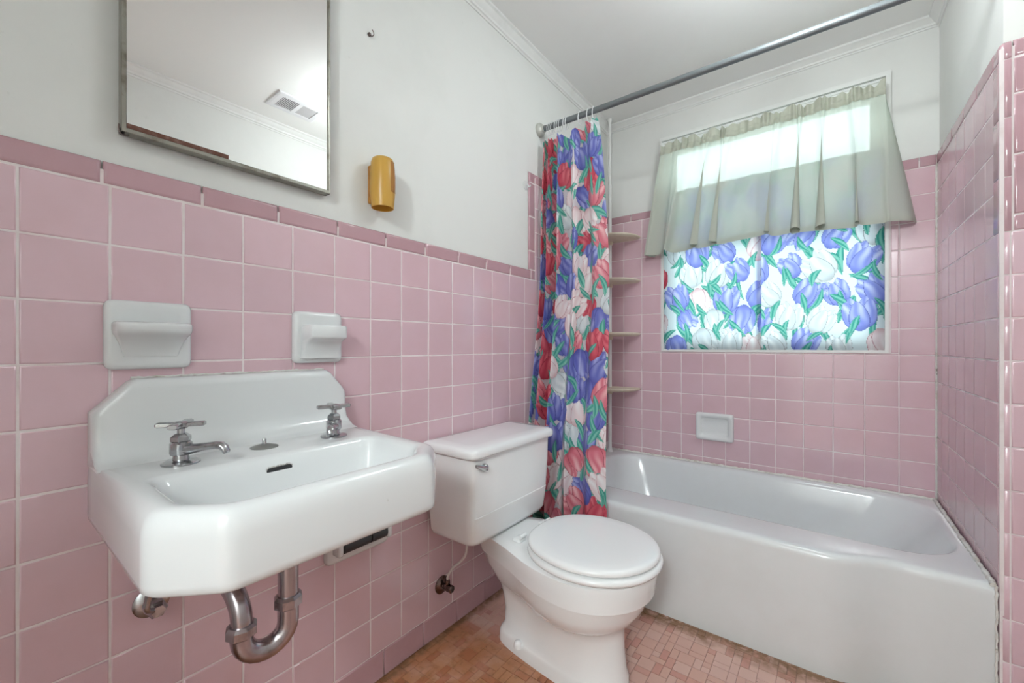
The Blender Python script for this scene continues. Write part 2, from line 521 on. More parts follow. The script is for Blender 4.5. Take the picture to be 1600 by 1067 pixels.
# left wall
box('grout_bed', (-T, YN, 0.0), (-0.0011, L, ZW + 0.028), M_GROUT, wall_left)
box('grout_bed', (-T, 1.462, ZW + 0.028), (-0.0011, L, ZA + 0.035), M_GROUT, wall_left)
for j in range(-2, 21):
    y0, y1 = j * P, (j + 1) * P
    for r in range(0, 11):
        z1 = ZW - r * P; z0 = z1 - P
        if y0 > 1.60 and z1 < 0.45: continue      # behind the tub
        tile(wall_left, 'x+', 0, y0, min(y1, L), z0, z1, M_TILE)
    if y0 > 1.45:
        for r in range(4):
            z0 = ZW + r * P; tile(wall_left, 'x+', 0, max(y0, 1.5055), min(y1, L), z0, z0 + P, M_TILE)
tile(wall_left, 'x+', 0, 1.5055, 14 * P, ZW, ZW + P, M_TILE)
for r in range(1, 4):
    tile(wall_left, 'x+', 0, 1.5055, 14 * P, ZW + r * P, ZW + (r + 1) * P, M_TILE)
zt = ZW + 4 * P
for k in range(-2, 9):                            # dark cap row, six inch pieces
    y0 = 0.0990 + k * 0.1527; tile(wall_left, 'x+', 0.0015, y0, y0 + 0.1527, ZW, ZW + 0.045, M_TRIM, 'cap_tile', 0.005)
tile(wall_left, 'x+', 0.0015, 1.4733, 1.5055, ZW, ZW + 0.045, M_TRIM, 'cap_tile', 0.005)
for z0, z1 in ((ZW + 0.045, 1.415), (1.415, 1.568), (1.568, 1.7205), (1.7205, zt + 0.045)):
    tile(wall_left, 'x+', 0.0015, 1.4560, 1.5055, z0, z1, M_TRIM, 'edge_tile', 0.006)
for k in range(6):
    y0 = 1.5055 + k * 0.1527; tile(wall_left, 'x+', 0.0015, y0, min(L, y0 + 0.1527), zt, zt + 0.045, M_TRIM, 'cap_tile', 0.005)
for k in range(-6, 9):                            # base row
    y0 = 0.7011 + k * 0.152
    if y0 > 1.5: continue
    tile(wall_left, 'x+', 0.0035, y0, y0 + 0.152, 0.0, 0.0805, M_TRIM, 'base_tile', 0.003)

# back wall
box('grout_bed', (0.0, L + 0.0011, 0.30), (WX0, L + T, ZA + 0.03), M_GROUT, wall_back)
box('grout_bed', (WX1, L + 0.0011, 0.30), (W, L + T, ZA + 0.03), M_GROUT, wall_back)
box('grout_bed', (WX0, L + 0.0011, 0.30), (WX1, L + T, WZ0), M_GROUT, wall_back)
XB = 0.0956
cols = [(0.0, XB)] + [(XB + k * P, XB + (k + 1) * P) for k in range(12)]
HX0, HX1 = WX0 - 0.004, WX1 + 0.006
def clip_back(u0, u1, v0, v1, m, nm, c=L, bev=0.0022):
    if v1 <= WZ0 + 0.001 or u1 <= HX0 or u0 >= HX1:
        tile(wall_back, 'y-', c, u0, u1, v0, v1, m, nm, bev); return
    if v0 < WZ0 - 0.006: tile(wall_back, 'y-', c, u0, u1, v0, WZ0, m, nm, bev)
    v0 = max(v0, WZ0)
    if u0 < HX0 - 0.006: tile(wall_back, 'y-', c, u0, HX0, v0, v1, m, nm, bev)
    if u1 > HX1 + 0.006: tile(wall_back, 'y-', c, HX1, u1, v0, v1, m, nm, bev)
for (u0, u1) in cols:
    for r in range(13):
        v1 = ZA - r * P; v0 = max(v1 - P, 0.33)
        clip_back(u0, u1, v0, v1, M_TILE, 'tile')
for k in range(-1, 10):
    u0 = -0.013 + k * 0.1527 + 0.0; u1 = u0 + 0.1527
    u0 = max(u0, 0.0); u1 = min(u1, W)
    clip_back(u0, u1, ZA, ZA + 0.045, M_TRIM, 'cap_tile', L - 0.0015, 0.005)

# right wall of the alcove
box('grout_bed', (W + 0.0011, YA, 0.30), (W + T, L, ZA + 0.03), M_GROUT, wall_stub)
box('grout_bed', (W, YA + 0.0011, 0.0), (XR, YA + T, ZA + 0.03), M_GROUT, wall_stub)
ZS = 1.2785
ys = [1.662 + m_ * P for m_ in range(6)] + [L]
for a, b in zip(ys[:-1], ys[1:]):
    for r in range(13):
        v1 = ZA - r * P; tile(wall_stub, 'x-', W, a, b, max(v1 - P, 0.33), v1, M_TILE)
for r in range(4): tile(wall_stub, 'x-', W, 1.587, 1.662, ZA - (r + 1) * P, ZA - r * P, M_TILE)
for r in range(4, 13): tile(wall_stub, 'x-', W, 1.5525, 1.662, max(ZA - (r + 1) * P, 0.33), ZA - r * P, M_TILE)
for k in range(5):
    y0 = 1.587 + k * 0.1527; tile(wall_stub, 'x-', W - 0.0015, y0, min(L, y0 + 0.1527), ZA, ZA + 0.045, M_TRIM, 'cap_tile', 0.005)

def corner_tile(z0, z1, m, leg_y, leg_x, top_round=False, r=0.014):
    """bullnose piece wrapping the outside corner"""
    z0 += GAP / 2; z1 -= GAP / 2
    def prof(ins):
        out = [(W - 0.001 + ins, YA + leg_y - GAP)]
        if leg_y > 0.03: out.append((W - 0.001 + ins, YA + r + 0.002))
        for t in range(7):
            q = math.pi / 2 * t / 6
            out.append((W - 0.001 + ins + (r - ins * 0.4) * (1 - math.cos(q)), YA - 0.001 + ins + (r - ins * 0.4) * (1 - math.sin(q))))
        out.append((W + r + 0.001, YA - 0.001 + ins))
        out.append((W + leg_x - GAP, YA - 0.001 + ins))
        out += [(W + leg_x - GAP, YA + 0.0066), (W + 0.0066, YA + 0.0066), (W + 0.0066, YA + leg_y - GAP)]
        return out
    bv = 0.010 if top_round else 0.0018
    rings = [[(x, y, z0) for x, y in prof(0.0012)], [(x, y, z0 + 0.0018) for x, y in prof(0)], [(x, y, z1 - bv) for x, y in prof(0)]]
    if top_round: rings += [[(x, y, z1 - bv * 0.4) for x, y in prof(0.002)], [(x, y, z1 - bv * 0.1) for x, y in prof(0.0045)]]
    rings.append([(x, y, z1) for x, y in prof(0.0062 if top_round else 0.0012)])
    return loft('corner_tile', rings, m, wall_stub, 50)
for z0, z1 in ((1.2785, 1.418), (1.418, 1.568), (1.568, ZA)):
    corner_tile(z0, z1, M_TRIM, 0.047, 0.0225)
corner_tile(ZA, ZA + 0.047, M_TRIM, 0.047, 0.0225, True)
for r in range(12):
    z1 = 1.2785 - r * P; corner_tile(max(z1 - P, 0.0), z1, M_TILE, 0.0125, 0.019)
XC = W + 0.0225
for z0, z1 in ((1.2785, 1.320), (1.320, 1.472), (1.472, 1.625), (1.625, ZA)):
    tile(wall_stub, 'y-', YA - 0.001, XC, XC + 0.05, z0, z1, M_TRIM, 'edge_tile', 0.004)
tile(wall_stub, 'y-', YA - 0.001, XC, XC + 0.05, ZA, ZA + 0.047, M_TRIM, 'edge_tile', 0.006)
for r in range(12):
    z1 = 1.2785 - r * P
    for u0, u1 in ((W + 0.019, W + 0.019 + P), (W + 0.019 + P, XR)):
        tile(wall_stub, 'y-', YA - 0.001, u0, u1, max(z1 - P, 0.0), z1, M_TILE)
tile(wall_stub, 'y-', YA - 0.001, XC + 0.05, XR, 1.2785, 1.2785 + 0.045, M_TRIM, 'cap_tile', 0.005)

# ------------------------------------------------------------------ floor mosaic
def project(x, y, z):
    d = Vector((x, y, z)) - CAM
    c, s = math.cos(-0.6459), math.sin(-0.6459)
    zz = d.x * s + d.y * c
    return PX + F_PX * (d.x * c - d.y * s) / zz, PY - F_PX * d.z / zz, zz

U = 0.0235
NX, NY = int(W / U) + 1, int((1.52 - 0.40) / U) + 1
used = [[False] * NY for _ in range(NX)]
pieces = []
for j in range(NY):
    for i in range(NX):
        if used[i][j]: continue
        opts = [(1, 1), (2, 1), (1, 2), (2, 2)]
        wts = [0.8, 1.6, 1.6, 2.2]
        ok = [(o, w) for o, w in zip(opts, wts) if i + o[0] <= NX and j + o[1] <= NY and all(not used[i + a][j + b] for a in range(o[0]) for b in range(o[1]))]
        tot = sum(w for _, w in ok); q = rng.random() * tot
        for o, w in ok:
            q -= w
            if q <= 0: break
        for a in range(o[0]):
            for b in range(o[1]): used[i + a][j + b] = True
        ci = rng.choices(range(5), [3, 1.5 if o != (2, 2) else 0.3, 3, 1.0, 2.5])[0]
        pieces.append((i * U, 0.40 + j * U, o[0] * U, o[1] * U, ci))
def in_poly(x, y, poly):
    c = False
    for k in range(len(poly)):
        x1, y1 = poly[k - 1]; x2, y2 = poly[k]
        if (y1 > y) != (y2 > y) and x < (x2 - x1) * (y - y1) / (y2 - y1) + x1: c = not c
    return c
VIS = [[(590, 1075), (800, 890), (800, 960), (788, 1010), (890, 1075)], [(985, 975), (1025, 950), (1310, 1075), (980, 1075)]]
ranked = []
for p in pieces:
    a = project(p[0] + p[2] / 2, p[1] + p[3] / 2, 0)
    vis = any(in_poly(a[0], a[1], q) for q in VIS)
    ranked.append((-(p[2] * p[3]) / a[2] ** 3 if vis else 1.0, p))
ranked.sort(key=lambda t: t[0])
FC = {}
def floor_tile_geo(w, d):
    a, b = w / 2 - 0.0008, d / 2 - 0.0008
    vs = []
    for z, i in ((-0.002, 0), (0.0002, 0), (0.0007, 0.0007)):
        vs += [(-a + i, -b + i, z), (a - i, -b + i, z), (a - i, b - i, z), (-a + i, b - i, z)]
    fs = [(8, 9, 10, 11)]
    for r in range(2):
        for i in range(4):
            j = (i + 1) % 4; fs.append((r * 4 + i, r * 4 + j, r * 4 + 4 + j, r * 4 + 4 + i))
    return vs, fs
froot = root_of(floor)
for key, (x, y, w, d, ci) in ranked[:300]:
    k = (round(w, 4), round(d, 4), ci)
    if k not in FC:
        me = bpy.data.meshes.new('floor_tile'); vs, fs = floor_tile_geo(w, d); me.from_pydata(vs, [], fs); me.materials.append(M_FLOOR[ci]); FC[k] = me
    link_mesh('floor_tile', FC[k], floor, Vector((x + w / 2, y + d / 2, 0)) - froot)
vs_, fs_, mi_ = [], [], []
for key, (x, y, w, d, ci) in ranked[300:]:
    v, f = floor_tile_geo(w, d); o = len(vs_)
    vs_ += [(a + x + w / 2, b + y + d / 2, c) for a, b, c in v]; fs_ += [tuple(q + o for q in g) for g in f]; mi_ += [ci] * len(f)
me = bpy.data.meshes.new('mosaic_remainder'); me.from_pydata([tuple(Vector(v) - froot) for v in vs_], [], fs_)
for m_ in M_FLOOR: me.materials.append(m_)
me.polygons.foreach_set('material_index', mi_)
tag(link_mesh('mosaic_remainder', me, floor), kind='stuff')

# ------------------------------------------------------------------ window
win = tag(empty('window_1', ((WX0 + WX1) / 2, L, WZ0)), 'window with thin white moulding above the tub', kind='structure')
def ring_frame(name, d0, d1, o, i, m, parent, smooth=None):
    ob = ring_wall(name, 1, d0, d1, o, i, m); r = root_of(parent); l = ob.location.copy(); ob.parent = parent; ob.location = l - r; return ob
ring_frame('jamb', L - 0.004, L + 0.118, (WX0, WZ0, WX1, WZ1), (WX0 + 0.012, WZ0 + 0.012, WX1 - 0.012, WZ1 - 0.010), M_TRIMW, win)
ring_frame('moulding', L - 0.014, L + T, (WX0 - 0.006, ZA + 0.05, WX1 + 0.006, WZ1 + 0.022), (WX0 + 0.004, ZA + 0.0505, WX1 - 0.010, WZ1 + 0.003), M_TRIMW, win)
box('head_casing', (WX0 + 0.004, L + 0.002, 2.045), (WX1 - 0.010, L + 0.012, WZ1 + 0.003), M_TRIMW, win)
for z0, z1, d in ((WZ0 + 0.012, 1.55, 0.060), (1.52, WZ1 - 0.012, 0.085)):
    sash = ring_frame('sash', L + d, L + d + 0.025, (WX0 + 0.014, z0, WX1 - 0.014, z1), (WX0 + 0.055, z0 + 0.045, WX1 - 0.055, z1 - 0.035), M_TRIMW, win)
    box('pane', (WX0 + 0.052, L + d + 0.010, z0 + 0.042), (WX1 - 0.052, L + d + 0.014, z1 - 0.032), M_GLASS, sash)

# ------------------------------------------------------------------ tulip print, painted per vertex
def s2l(c): return np.array(lin(c)[:3])
C_BLUE = (s2l((78, 84, 176)), s2l((176, 182, 228)), s2l((44, 46, 116)))
C_BLUE_BACKLIT = (s2l((120, 132, 214)), s2l((210, 216, 246)), s2l((66, 74, 156)))  # blue petals lightened to paint in the window's backlight
C_PINK = (s2l((208, 92, 112)), s2l((246, 196, 200)), s2l((130, 25, 50)))
C_RED = (s2l((192, 54, 78)), s2l((232, 132, 142)), s2l((110, 14, 36)))
C_BLUSH = (s2l((236, 214, 216)), s2l((250, 246, 246)), s2l((176, 70, 90)))
C_IVORY = (s2l((206, 214, 218)), s2l((246, 250, 250)), s2l((128, 124, 122)))  # pale petals; in the window they stand for pinks washed by backlight
LEAF = (s2l((58, 152, 138)), s2l((150, 212, 194)), s2l((20, 84, 84)))

def paint_petal(col, u, v, cu, cv, rot, w, h, pal, r):
    c, s = math.cos(rot), math.sin(rot)
    a = ((u - cu) * c + (v - cv) * s); b = (-(u - cu) * s + (v - cv) * c) / h
    ins = np.abs(b) < 1
    hw = w * np.power(np.clip(1 - b * b, 0, 1), 0.55) * (1 - 0.28 * b)
    t = np.where(hw > 1e-6, np.abs(a) / np.maximum(hw, 1e-6), 9)
    m = ins & (t < 1)
    if not m.any(): return
    tm = t[m]; bm_ = b[m]; am = a[m]
    streak = 0.5 + 0.5 * np.sin(am / w * 5.5 + 1.6 * bm_ + r * 6.0 + 0.8 * np.sin(bm_ * 4 + r * 9))
    k = np.clip(0.15 + 0.85 * streak * np.clip(0.55 + 0.75 * bm_, 0, 1) * (1 - tm ** 3), 0, 1)[:, None]
    cc = pal[0] * (1 - k) + pal[1] * k
    base = np.clip((-bm_ - 0.55) * 2.0, 0, 1)[:, None] * 0.5
    cc = cc * (1 - base) + pal[2] * base
    line = np.clip((np.maximum(tm, np.abs(bm_) ** 2.5) - 0.90) / 0.06, 0, 1)[:, None] * 0.8
    cc = cc * (1 - line) + pal[2] * line
    col[m] = cc

def paint_leaf(col, u, v, cu, cv, rot, w, h, bend):
    c, s = math.cos(rot), math.sin(rot)
    b = (-(u - cu) * s + (v - cv) * c) / h
    a = ((u - cu) * c + (v - cv) * s) - bend * b * b
    ins = np.abs(b) < 1
    hw = w * np.power(np.clip(1 - b * b, 0, 1), 0.8)
    t = np.where(hw > 1e-6, a / np.maximum(hw, 1e-6), 9)
    m = ins & (np.abs(t) < 1)
    if not m.any(): return
    tm = t[m]
    k = np.clip(0.5 + 0.5 * np.sin(tm * 5 + 3 * b[m]), 0, 1)[:, None] * 0.75
    cc = LEAF[0] * (1 - k) + LEAF[1] * k
    line = np.clip((np.abs(tm) - 0.86) / 0.08, 0, 1)[:, None] * 0.7
    col[m] = cc * (1 - line) + LEAF[2] * line

def paint_print(u, v, u0, u1, v0, v1, seed, weights, bg, size=0.078, step=0.112, blue=None):
    r = random.Random(seed)
    col = np.tile(bg, (len(u), 1))
    spots = []
    nr = int((v1 - v0) / (step * 0.86)) + 3; nc = int((u1 - u0) / step) + 3
    for j in range(nr):
        for i in range(nc):
            spots.append((u0 - step + (i + 0.5 * (j % 2)) * step + r.uniform(-.022, .022), v0 - step * 0.6 + j * step * 0.86 + r.uniform(-.018, .018)))
    for (a, b) in spots:
        for _ in range(2):
            paint_leaf(col, u, v, a + r.uniform(-.05, .05), b - size * 0.9 + r.uniform(-.02, .02), r.uniform(-1.0, 1.0), r.uniform(.011, .019), r.uniform(.045, .075), r.uniform(-.02, .02))
    r.shuffle(spots)
    pals = [blue or C_BLUE, C_PINK, C_RED, C_BLUSH, C_IVORY]
    for (a, b) in spots:
        pal = r.choices(pals, weights(a, b))[0]
        s = size * r.uniform(0.78, 1.05); tilt = r.uniform(-0.75, 0.75)
        if r.random() < 0.18: tilt += math.pi
        c, n = math.cos(tilt), math.sin(tilt)
        def at(x, y): return a + x * c - y * n, b + x * n + y * c
        near = (np.abs(u - a) < s * 1.3) & (np.abs(v - b) < s * 1.3)
        if not near.any(): continue
        sub = col[near]; uu = u[near]; vv = v[near]
        for (x, y, rot, w, h) in ((-0.22, 0.22, 0.14, 0.32, 0.60), (0.24, 0.22, -0.16, 0.32, 0.60), (-0.36, 0.0, 0.26, 0.34, 0.66), (0.36, 0.0, -0.26, 0.34, 0.66), (r.uniform(-.06, .06), -0.08, 0.0, 0.40, 0.70)):
            x0, y0 = at(x * s, y * s)
            paint_petal(sub, uu, vv, x0, y0, tilt + rot, w * s, h * s, pal, r.random())
        col[near] = sub
        for _ in range(2 if r.random() < 0.4 else 1):
            paint_leaf(col, u, v, a + r.uniform(-.045, .045), b + r.uniform(-.08, -.03), r.uniform(-1.1, 1.1), r.uniform(.010, .016), r.uniform(.040, .062), r.uniform(-.02, .02))
    return col

def cloth_grid(name, pts, m, parent=None, colors=None, thick=0.0):
    """pts: array [rows, columns, 3] in world coordinates"""
    R, Cn = pts.shape[:2]
    o = pts.reshape(-1, 3).mean(0); o[2] = pts[..., 2].min()
    me = bpy.data.meshes.new(name)
    idx = np.arange(R * Cn).reshape(R, Cn)
    q = np.stack([idx[:-1, :-1], idx[:-1, 1:], idx[1:, 1:], idx[1:, :-1]], -1).reshape(-1, 4)
    me.vertices.add(R * Cn); me.vertices.foreach_set('co', (pts.reshape(-1, 3) - o).astype(np.float32).ravel())
    me.loops.add(q.size); me.loops.foreach_set('vertex_index', q.astype(np.int32).ravel())
    me.polygons.add(len(q)); me.polygons.foreach_set('loop_start', np.arange(0, q.size, 4, dtype=np.int32))
    me.polygons.foreach_set('use_smooth', np.ones(len(q), dtype=bool))
    me.update(calc_edges=True)
    me.materials.append(m)
    if colors is not None:
        at = me.color_attributes.new('print', 'FLOAT_COLOR', 'POINT')
        at.data.foreach_set('color', np.concatenate([colors, np.ones((len(colors), 1))], 1).astype(np.float32).ravel())
    base = root_of(parent) if parent else Vector((0, 0, 0))
    return link_mesh(name, me, parent, Vector(o) - base)

def sstep(a, b, x):
    t = np.clip((x - a) / (b - a), 0, 1); return t * t * (3 - 2 * t)

# lower window curtains: two panels of the tulip print on a thin rod
crod = tag(empty('curtain_rod', (0.79, L + 0.012, 1.822)), 'thin rod behind the sheer valance carrying the tulip window curtains', 'curtain rod')
tube('rod', [(WX0 + 0.012, L + 0.026, 1.827), (WX1 - 0.012, L + 0.026, 1.827)], 0.005, M_TRIMW, crod)
for i_, x_ in enumerate((WX0 + 0.0155, WX1 - 0.0155)):
    lathe('bracket', (x_ - 0.003, L + 0.026, 1.827), (1, 0, 0), [(0, 0.010), (0.006, 0.010)], M_TRIMW, crod, 14)
def window_panel(x0, x1, seed, folds, label, yoff):
    nx = int((x1 - x0) / 0.0026); nz = int(0.875 / 0.0026)
    s = np.linspace(0, 1, nx)[None, :]; t = np.linspace(0, 1, nz)[:, None]
    x = x0 + (x1 - x0) * s + 0 * t
    z = 1.838 - (1.838 - 0.968) * t + 0.0025 * np.sin(s * 9 + seed) * t
    y = np.zeros_like(x) + L + yoff
    for (c, wd, amp) in folds:
        y = y + amp * np.exp(-((s - c) / wd) ** 2) * (0.75 + 0.25 * np.sin(3 * t + c * 9))
    y = y + 0.0016 * np.sin(s * 26 + 2 * t) + 0.004 * np.exp(-(t / 0.03) ** 2) * np.sin(s * 60)
    u = (x0 + s * (x1 - x0) * 1.08 + 0 * t).ravel(); v = z.ravel()
    def wts(a, b):
        edge = a < 0.40
        if edge: return [3.0, 2.4, 1.6, 2.0, 1.2]
        if a > 1.22 and b < 1.2: return [2.4, 0.3, 0.0, 2.4, 3.0]
        return [4.2, 0.0, 0.0, 0.5, 4.2]  # pinks left out here: backlight washing painted into the print
    colr = paint_print(u, v, x0, x0 + (x1 - x0) * 1.08, 0.96, 1.84, seed, wts, s2l((226, 238, 240)), 0.094, 0.142, C_BLUE_BACKLIT)
    o = cloth_grid('window_curtain', np.stack([x, y, z], -1), M_TULIP_WINDOW, None, colr)
    return tag(o, label, 'curtain', 'tulip print window curtains')
window_panel(WX0 + 0.006, 0.802, 11, [(0.06, 0.05, -0.012), (0.17, 0.05, 0.012), (0.29, 0.04, -0.010), (0.42, 0.03, 0.008), (0.93, 0.07, -0.008)],
             'tulip print curtain covering the left half of the window, folded along its outer edge', 0.004)
window_panel(0.780, WX1 - 0.010, 23, [(0.02, 0.03, 0.004), (0.55, 0.2, -0.004), (0.97, 0.05, -0.006)],
             'flat tulip print curtain covering the right half of the window', 0.010)

# valance
val = tag(empty('window_valance', (0.79, L - 0.07, 1.50)), 'pale green sheer gathered valance over the top of the window', 'valance')
def val_pos(s, z, amp_scale=1.0, off=0.0, ruffle=0.0):
    """s along the cloth 0..1: left return, front, right return"""
    k = np.clip((2.045 - z) / 0.545, 0, 1)
    ks = k ** 0.9
    # corner points
    def lerp(a, b): return a + (b - a) * ks
    ax, ay = lerp(0.334, 0.285), L - 0.004 + 0 * ks
    bx, by = lerp(0.336, 0.250), L - lerp(0.066, 0.088)
    cx_, cy_ = lerp(1.252, 1.268), L - lerp(0.066, 0.095)
    dx, dy = lerp(1.254, 1.352), L - lerp(0.004, 0.006)
    f1, f2 = 0.06, 0.90
    q1 = np.clip(s / f1, 0, 1); q2 = np.clip((s - f1) / (f2 - f1), 0, 1); q3 = np.clip((s - f2) / (1 - f2), 0, 1)
    x = np.where(s < f1, ax + (bx - ax) * q1, np.where(s < f2, bx + (cx_ - bx) * q2, cx_ + (dx - cx_) * q3))
    y = np.where(s < f1, ay + (by - ay) * q1, np.where(s < f2, by + (cy_ - by) * q2, cy_ + (dy - cy_) * q3))
    env = np.clip(np.minimum(q2, 1 - q2) * 9, 0, 1)
    ph = 2 * math.pi * (8.2 * q2 + 0.35 * np.sin(q2 * 7.0) + 0.25 * np.sin(q2 * 17 + 1))
    fold = np.tanh(1.8 * np.sin(ph)) + 0.25 * np.sin(2.1 * ph + 1.0)
    fine = np.sin(ph * 4.1 + 1.3 * np.sin(q2 * 31))
    y = y - amp_scale * env * (fold * (0.006 + 0.022 * ks) + fine * 0.0045 * np.exp(-k * 9)) - off
    x = x + amp_scale * env * np.cos(ph + 0.4 * np.sin(q2 * 23)) * (0.006 + 0.034 * ks)
    y = y + np.sin(s * math.pi * 2) * 0.0 - np.where(s > f2, np.sin(q3 * math.pi) * 0.020 * ks, 0)
    x = x + np.where(s > f2, np.sin(q3 * math.pi) * 0.016 * ks, 0)
    return x, np.minimum(y, L - 0.004), fold * env
ns, nz = 460, 150
S = np.linspace(0, 1, ns)[None, :]
zt_ = np.linspace(0, 1, nz)[:, None]
_, _, fl = val_pos(S, np.array([[1.50]]))
zb_ = 1.500 + 0.007 * fl - 0.012 * np.cos(S * 6.0)
Zv = 2.050 + (zb_ - 2.050) * zt_
x, y, _ = val_pos(S, Zv)
cloth_grid('drape', np.stack([x, y, Zv], -1), M_SHEER, val)
Zh = zb_ + 0.0005 + 0.024 * (1 - zt_[:12] / zt_[11])
x, y, _ = val_pos(S, Zh, off=0.0012)
cloth_grid('hem', np.stack([x, y, Zh], -1), M_SHEER, val)
zr_ = np.linspace(0, 1, 26)[:, None]
Zr = 2.026 + 0.056 * zr_ + 0.014 * zr_ ** 2 * (np.sin(S * 150) * 0.45 + np.sin(S * 63 + 1) * 0.55)
x, y, _ = val_pos(S, np.minimum(Zr, 2.045))
y = y - 0.004 - 0.0065 * np.sin(np.clip(zr_ / 0.5, 0, 1) * math.pi) - 0.011 * zr_ * np.sin(S * 118 + 2 * np.sin(S * 37)) - 0.0045 * np.sin(S * 230)
cloth_grid('header_ruffle', np.stack([x, np.minimum(y, L - 0.003), Zr], -1), M_SHEER2, val)
vr = tag(empty('valance_rod', (0.79, L - 0.06, 2.04)), 'flat white rod inside the heading of the sheer valance', 'curtain rod')
loft('rod', [[(px_, py_ + a, 2.045 + b) for a, b in ((-0.002, -0.007), (0.002, -0.007), (0.002, 0.007), (-0.002, 0.007))] for px_, py_ in ((0.345, L - 0.004), (0.346, L - 0.036), (0.352, L - 0.043), (1.236, L - 0.043), (1.242, L - 0.036), (1.243, L - 0.004))], M_TRIMW, vr, None)

# ------------------------------------------------------------------ bath tub
tub = tag(empty('bathtub', (W / 2, 1.9, 0)), 'white enamelled bathtub built in below the tulip curtained window', 'bathtub')
def y_front(x, z):
    t = min(1, max(0, (x - 1.06) / 0.16)); t = t * t * (3 - 2 * t)
    return 1.487 + 0.055 * t
def tub_ring(z, ins):
    pts = []
    n1, n2 = 60, 24
    x0, x1, y1 = 0.002 + ins * 0.2, W - 0.003 - ins * 0.2, L - 0.004 - ins * 0.2
    for i in range(n1): x_ = x0 + (x1 - x0) * i / n1; pts.append((x_, y_front(x_, z) + ins, z))
    for i in range(n2): y0 = y_front(x1, z) + ins; pts.append((x1, y0 + (y1 - y0) * i / n2, z))
    for i in range(n1): pts.append((x1 + (x0 - x1) * i / n1, y1, z))
    for i in range(n2): y0 = y_front(x0, z) + ins; pts.append((x0, y1 + (y0 - y1) * i / n2, z))
    return pts
def basin_ring(z, ins, xl=0.0, xr=0.0):
    x0, x1, y0, y1 = 0.085 + ins + xl, 1.388 - ins - xr, 1.655 + ins, 2.252 - ins
    ref = tub_ring(0, 0)
    r = min(0.17, (y1 - y0) / 2.1)
    out = []
    n1, n2 = 60, 24
    def corner_fix(x_, y_):
        cx_ = min(max(x_, x0 + r), x1 - r); cy_ = min(max(y_, y0 + r), y1 - r)
        dx, dy = x_ - cx_, y_ - cy_
        if abs(dx) > 1e-9 and abs(dy) > 1e-9:
            m_ = max(abs(dx), abs(dy)); d = math.hypot(dx, dy)
            k = m_ / d
            return (cx_ + dx * k, cy_ + dy * k)
        return (x_, y_)
    for i in range(n1): out.append((x0 + (x1 - x0) * i / n1, y0))
    for i in range(n2): out.append((x1, y0 + (y1 - y0) * i / n2))
    for i in range(n1): out.append((x1 + (x0 - x1) * i / n1, y1))
    for i in range(n2): out.append((x0, y1 + (y0 - y1) * i / n2))
    return [(*corner_fix(a, b), z) for a, b in out]
rings = [tub_ring(0.0, 0.004), tub_ring(0.18, 0.003), tub_ring(0.345, 0.0), tub_ring(0.356, 0.0012), tub_ring(0.3635, 0.005), tub_ring(0.3685, 0.011), tub_ring(0.3705, 0.019), tub_ring(0.371, 0.030),
         basin_ring(0.371, -0.012), basin_ring(0.3695, -0.004), basin_ring(0.364, 0.004), basin_ring(0.350, 0.010), basin_ring(0.25, 0.028, 0.02, 0.05), basin_ring(0.12, 0.050, 0.04, 0.13), basin_ring(0.075, 0.075, 0.05, 0.16), basin_ring(0.060, 0.115, 0.06, 0.18), basin_ring(0.056, 0.20, 0.06, 0.18)]
loft('tub_shell', rings, M_TUB, tub, 38)
def bead(name, pts, r0, m, parent, seed, n=7):
    q = random.Random(seed); rr = [r0 * q.uniform(0.65, 1.45) for _ in pts]
    rings = sweep_rings([Vector(p) + Vector((q.uniform(-.001, .001), q.uniform(-.001, .001), q.uniform(-.0012, .0012))) for p in pts], rr, n)
    return loft(name, rings, m, parent, 60)
bead('caulk', [(0.006 + (W - 0.012) * i / 150, L - 0.0090, 0.3725) for i in range(151)], 0.0055, M_CAULK, tub, 3)
bead('caulk', [(W - 0.0092, YA + 0.004 + (L - YA - 0.020) * i / 90, 0.3725) for i in range(91)], 0.0055, M_CAULK, tub, 5)
bead('caulk', [(W - 0.0048, YA + 0.001, 0.004 + 0.366 * i / 40) for i in range(41)], 0.0025, M_CAULK, tub, 6)
bead('corner_caulk', [(W - 0.001, L - 0.001, 0.375 + 1.345 * i / 120) for i in range(121)], 0.0036, M_CAULK, wall_back, 8)

# ------------------------------------------------------------------ recessed soap dish, back wall
def rect(u0, v0, u1, v1): return [(u0, v0), (u1, v0), (u1, v1), (u0, v1)]
def dish_rings():
    c = lambda a, r, y: [(p[0], y, p[1]) for p in round_poly(rect(*a), r, 4, 1)]
    o = (0.502, 0.496, 0.682, 0.638)
    def ins(d): return (o[0] + d, o[1] + d, o[2] - d, o[3] - d)
    return [c(ins(0), 0.012, L - 0.0008), c(ins(0), 0.014, L - 0.014), c(ins(0.003), 0.016, L - 0.021), c(ins(0.009), 0.016, L - 0.024), c(ins(0.017), 0.016, L - 0.022), c(ins(0.024), 0.014, L - 0.014), c(ins(0.028), 0.012, L - 0.004), c(ins(0.034), 0.012, L - 0.0015)]
sd = loft('soap_dish', dish_rings(), M_WHITE, None, 45)
tag(sd, 'white ceramic soap dish set into the pink tiles above the tub', 'soap dish')

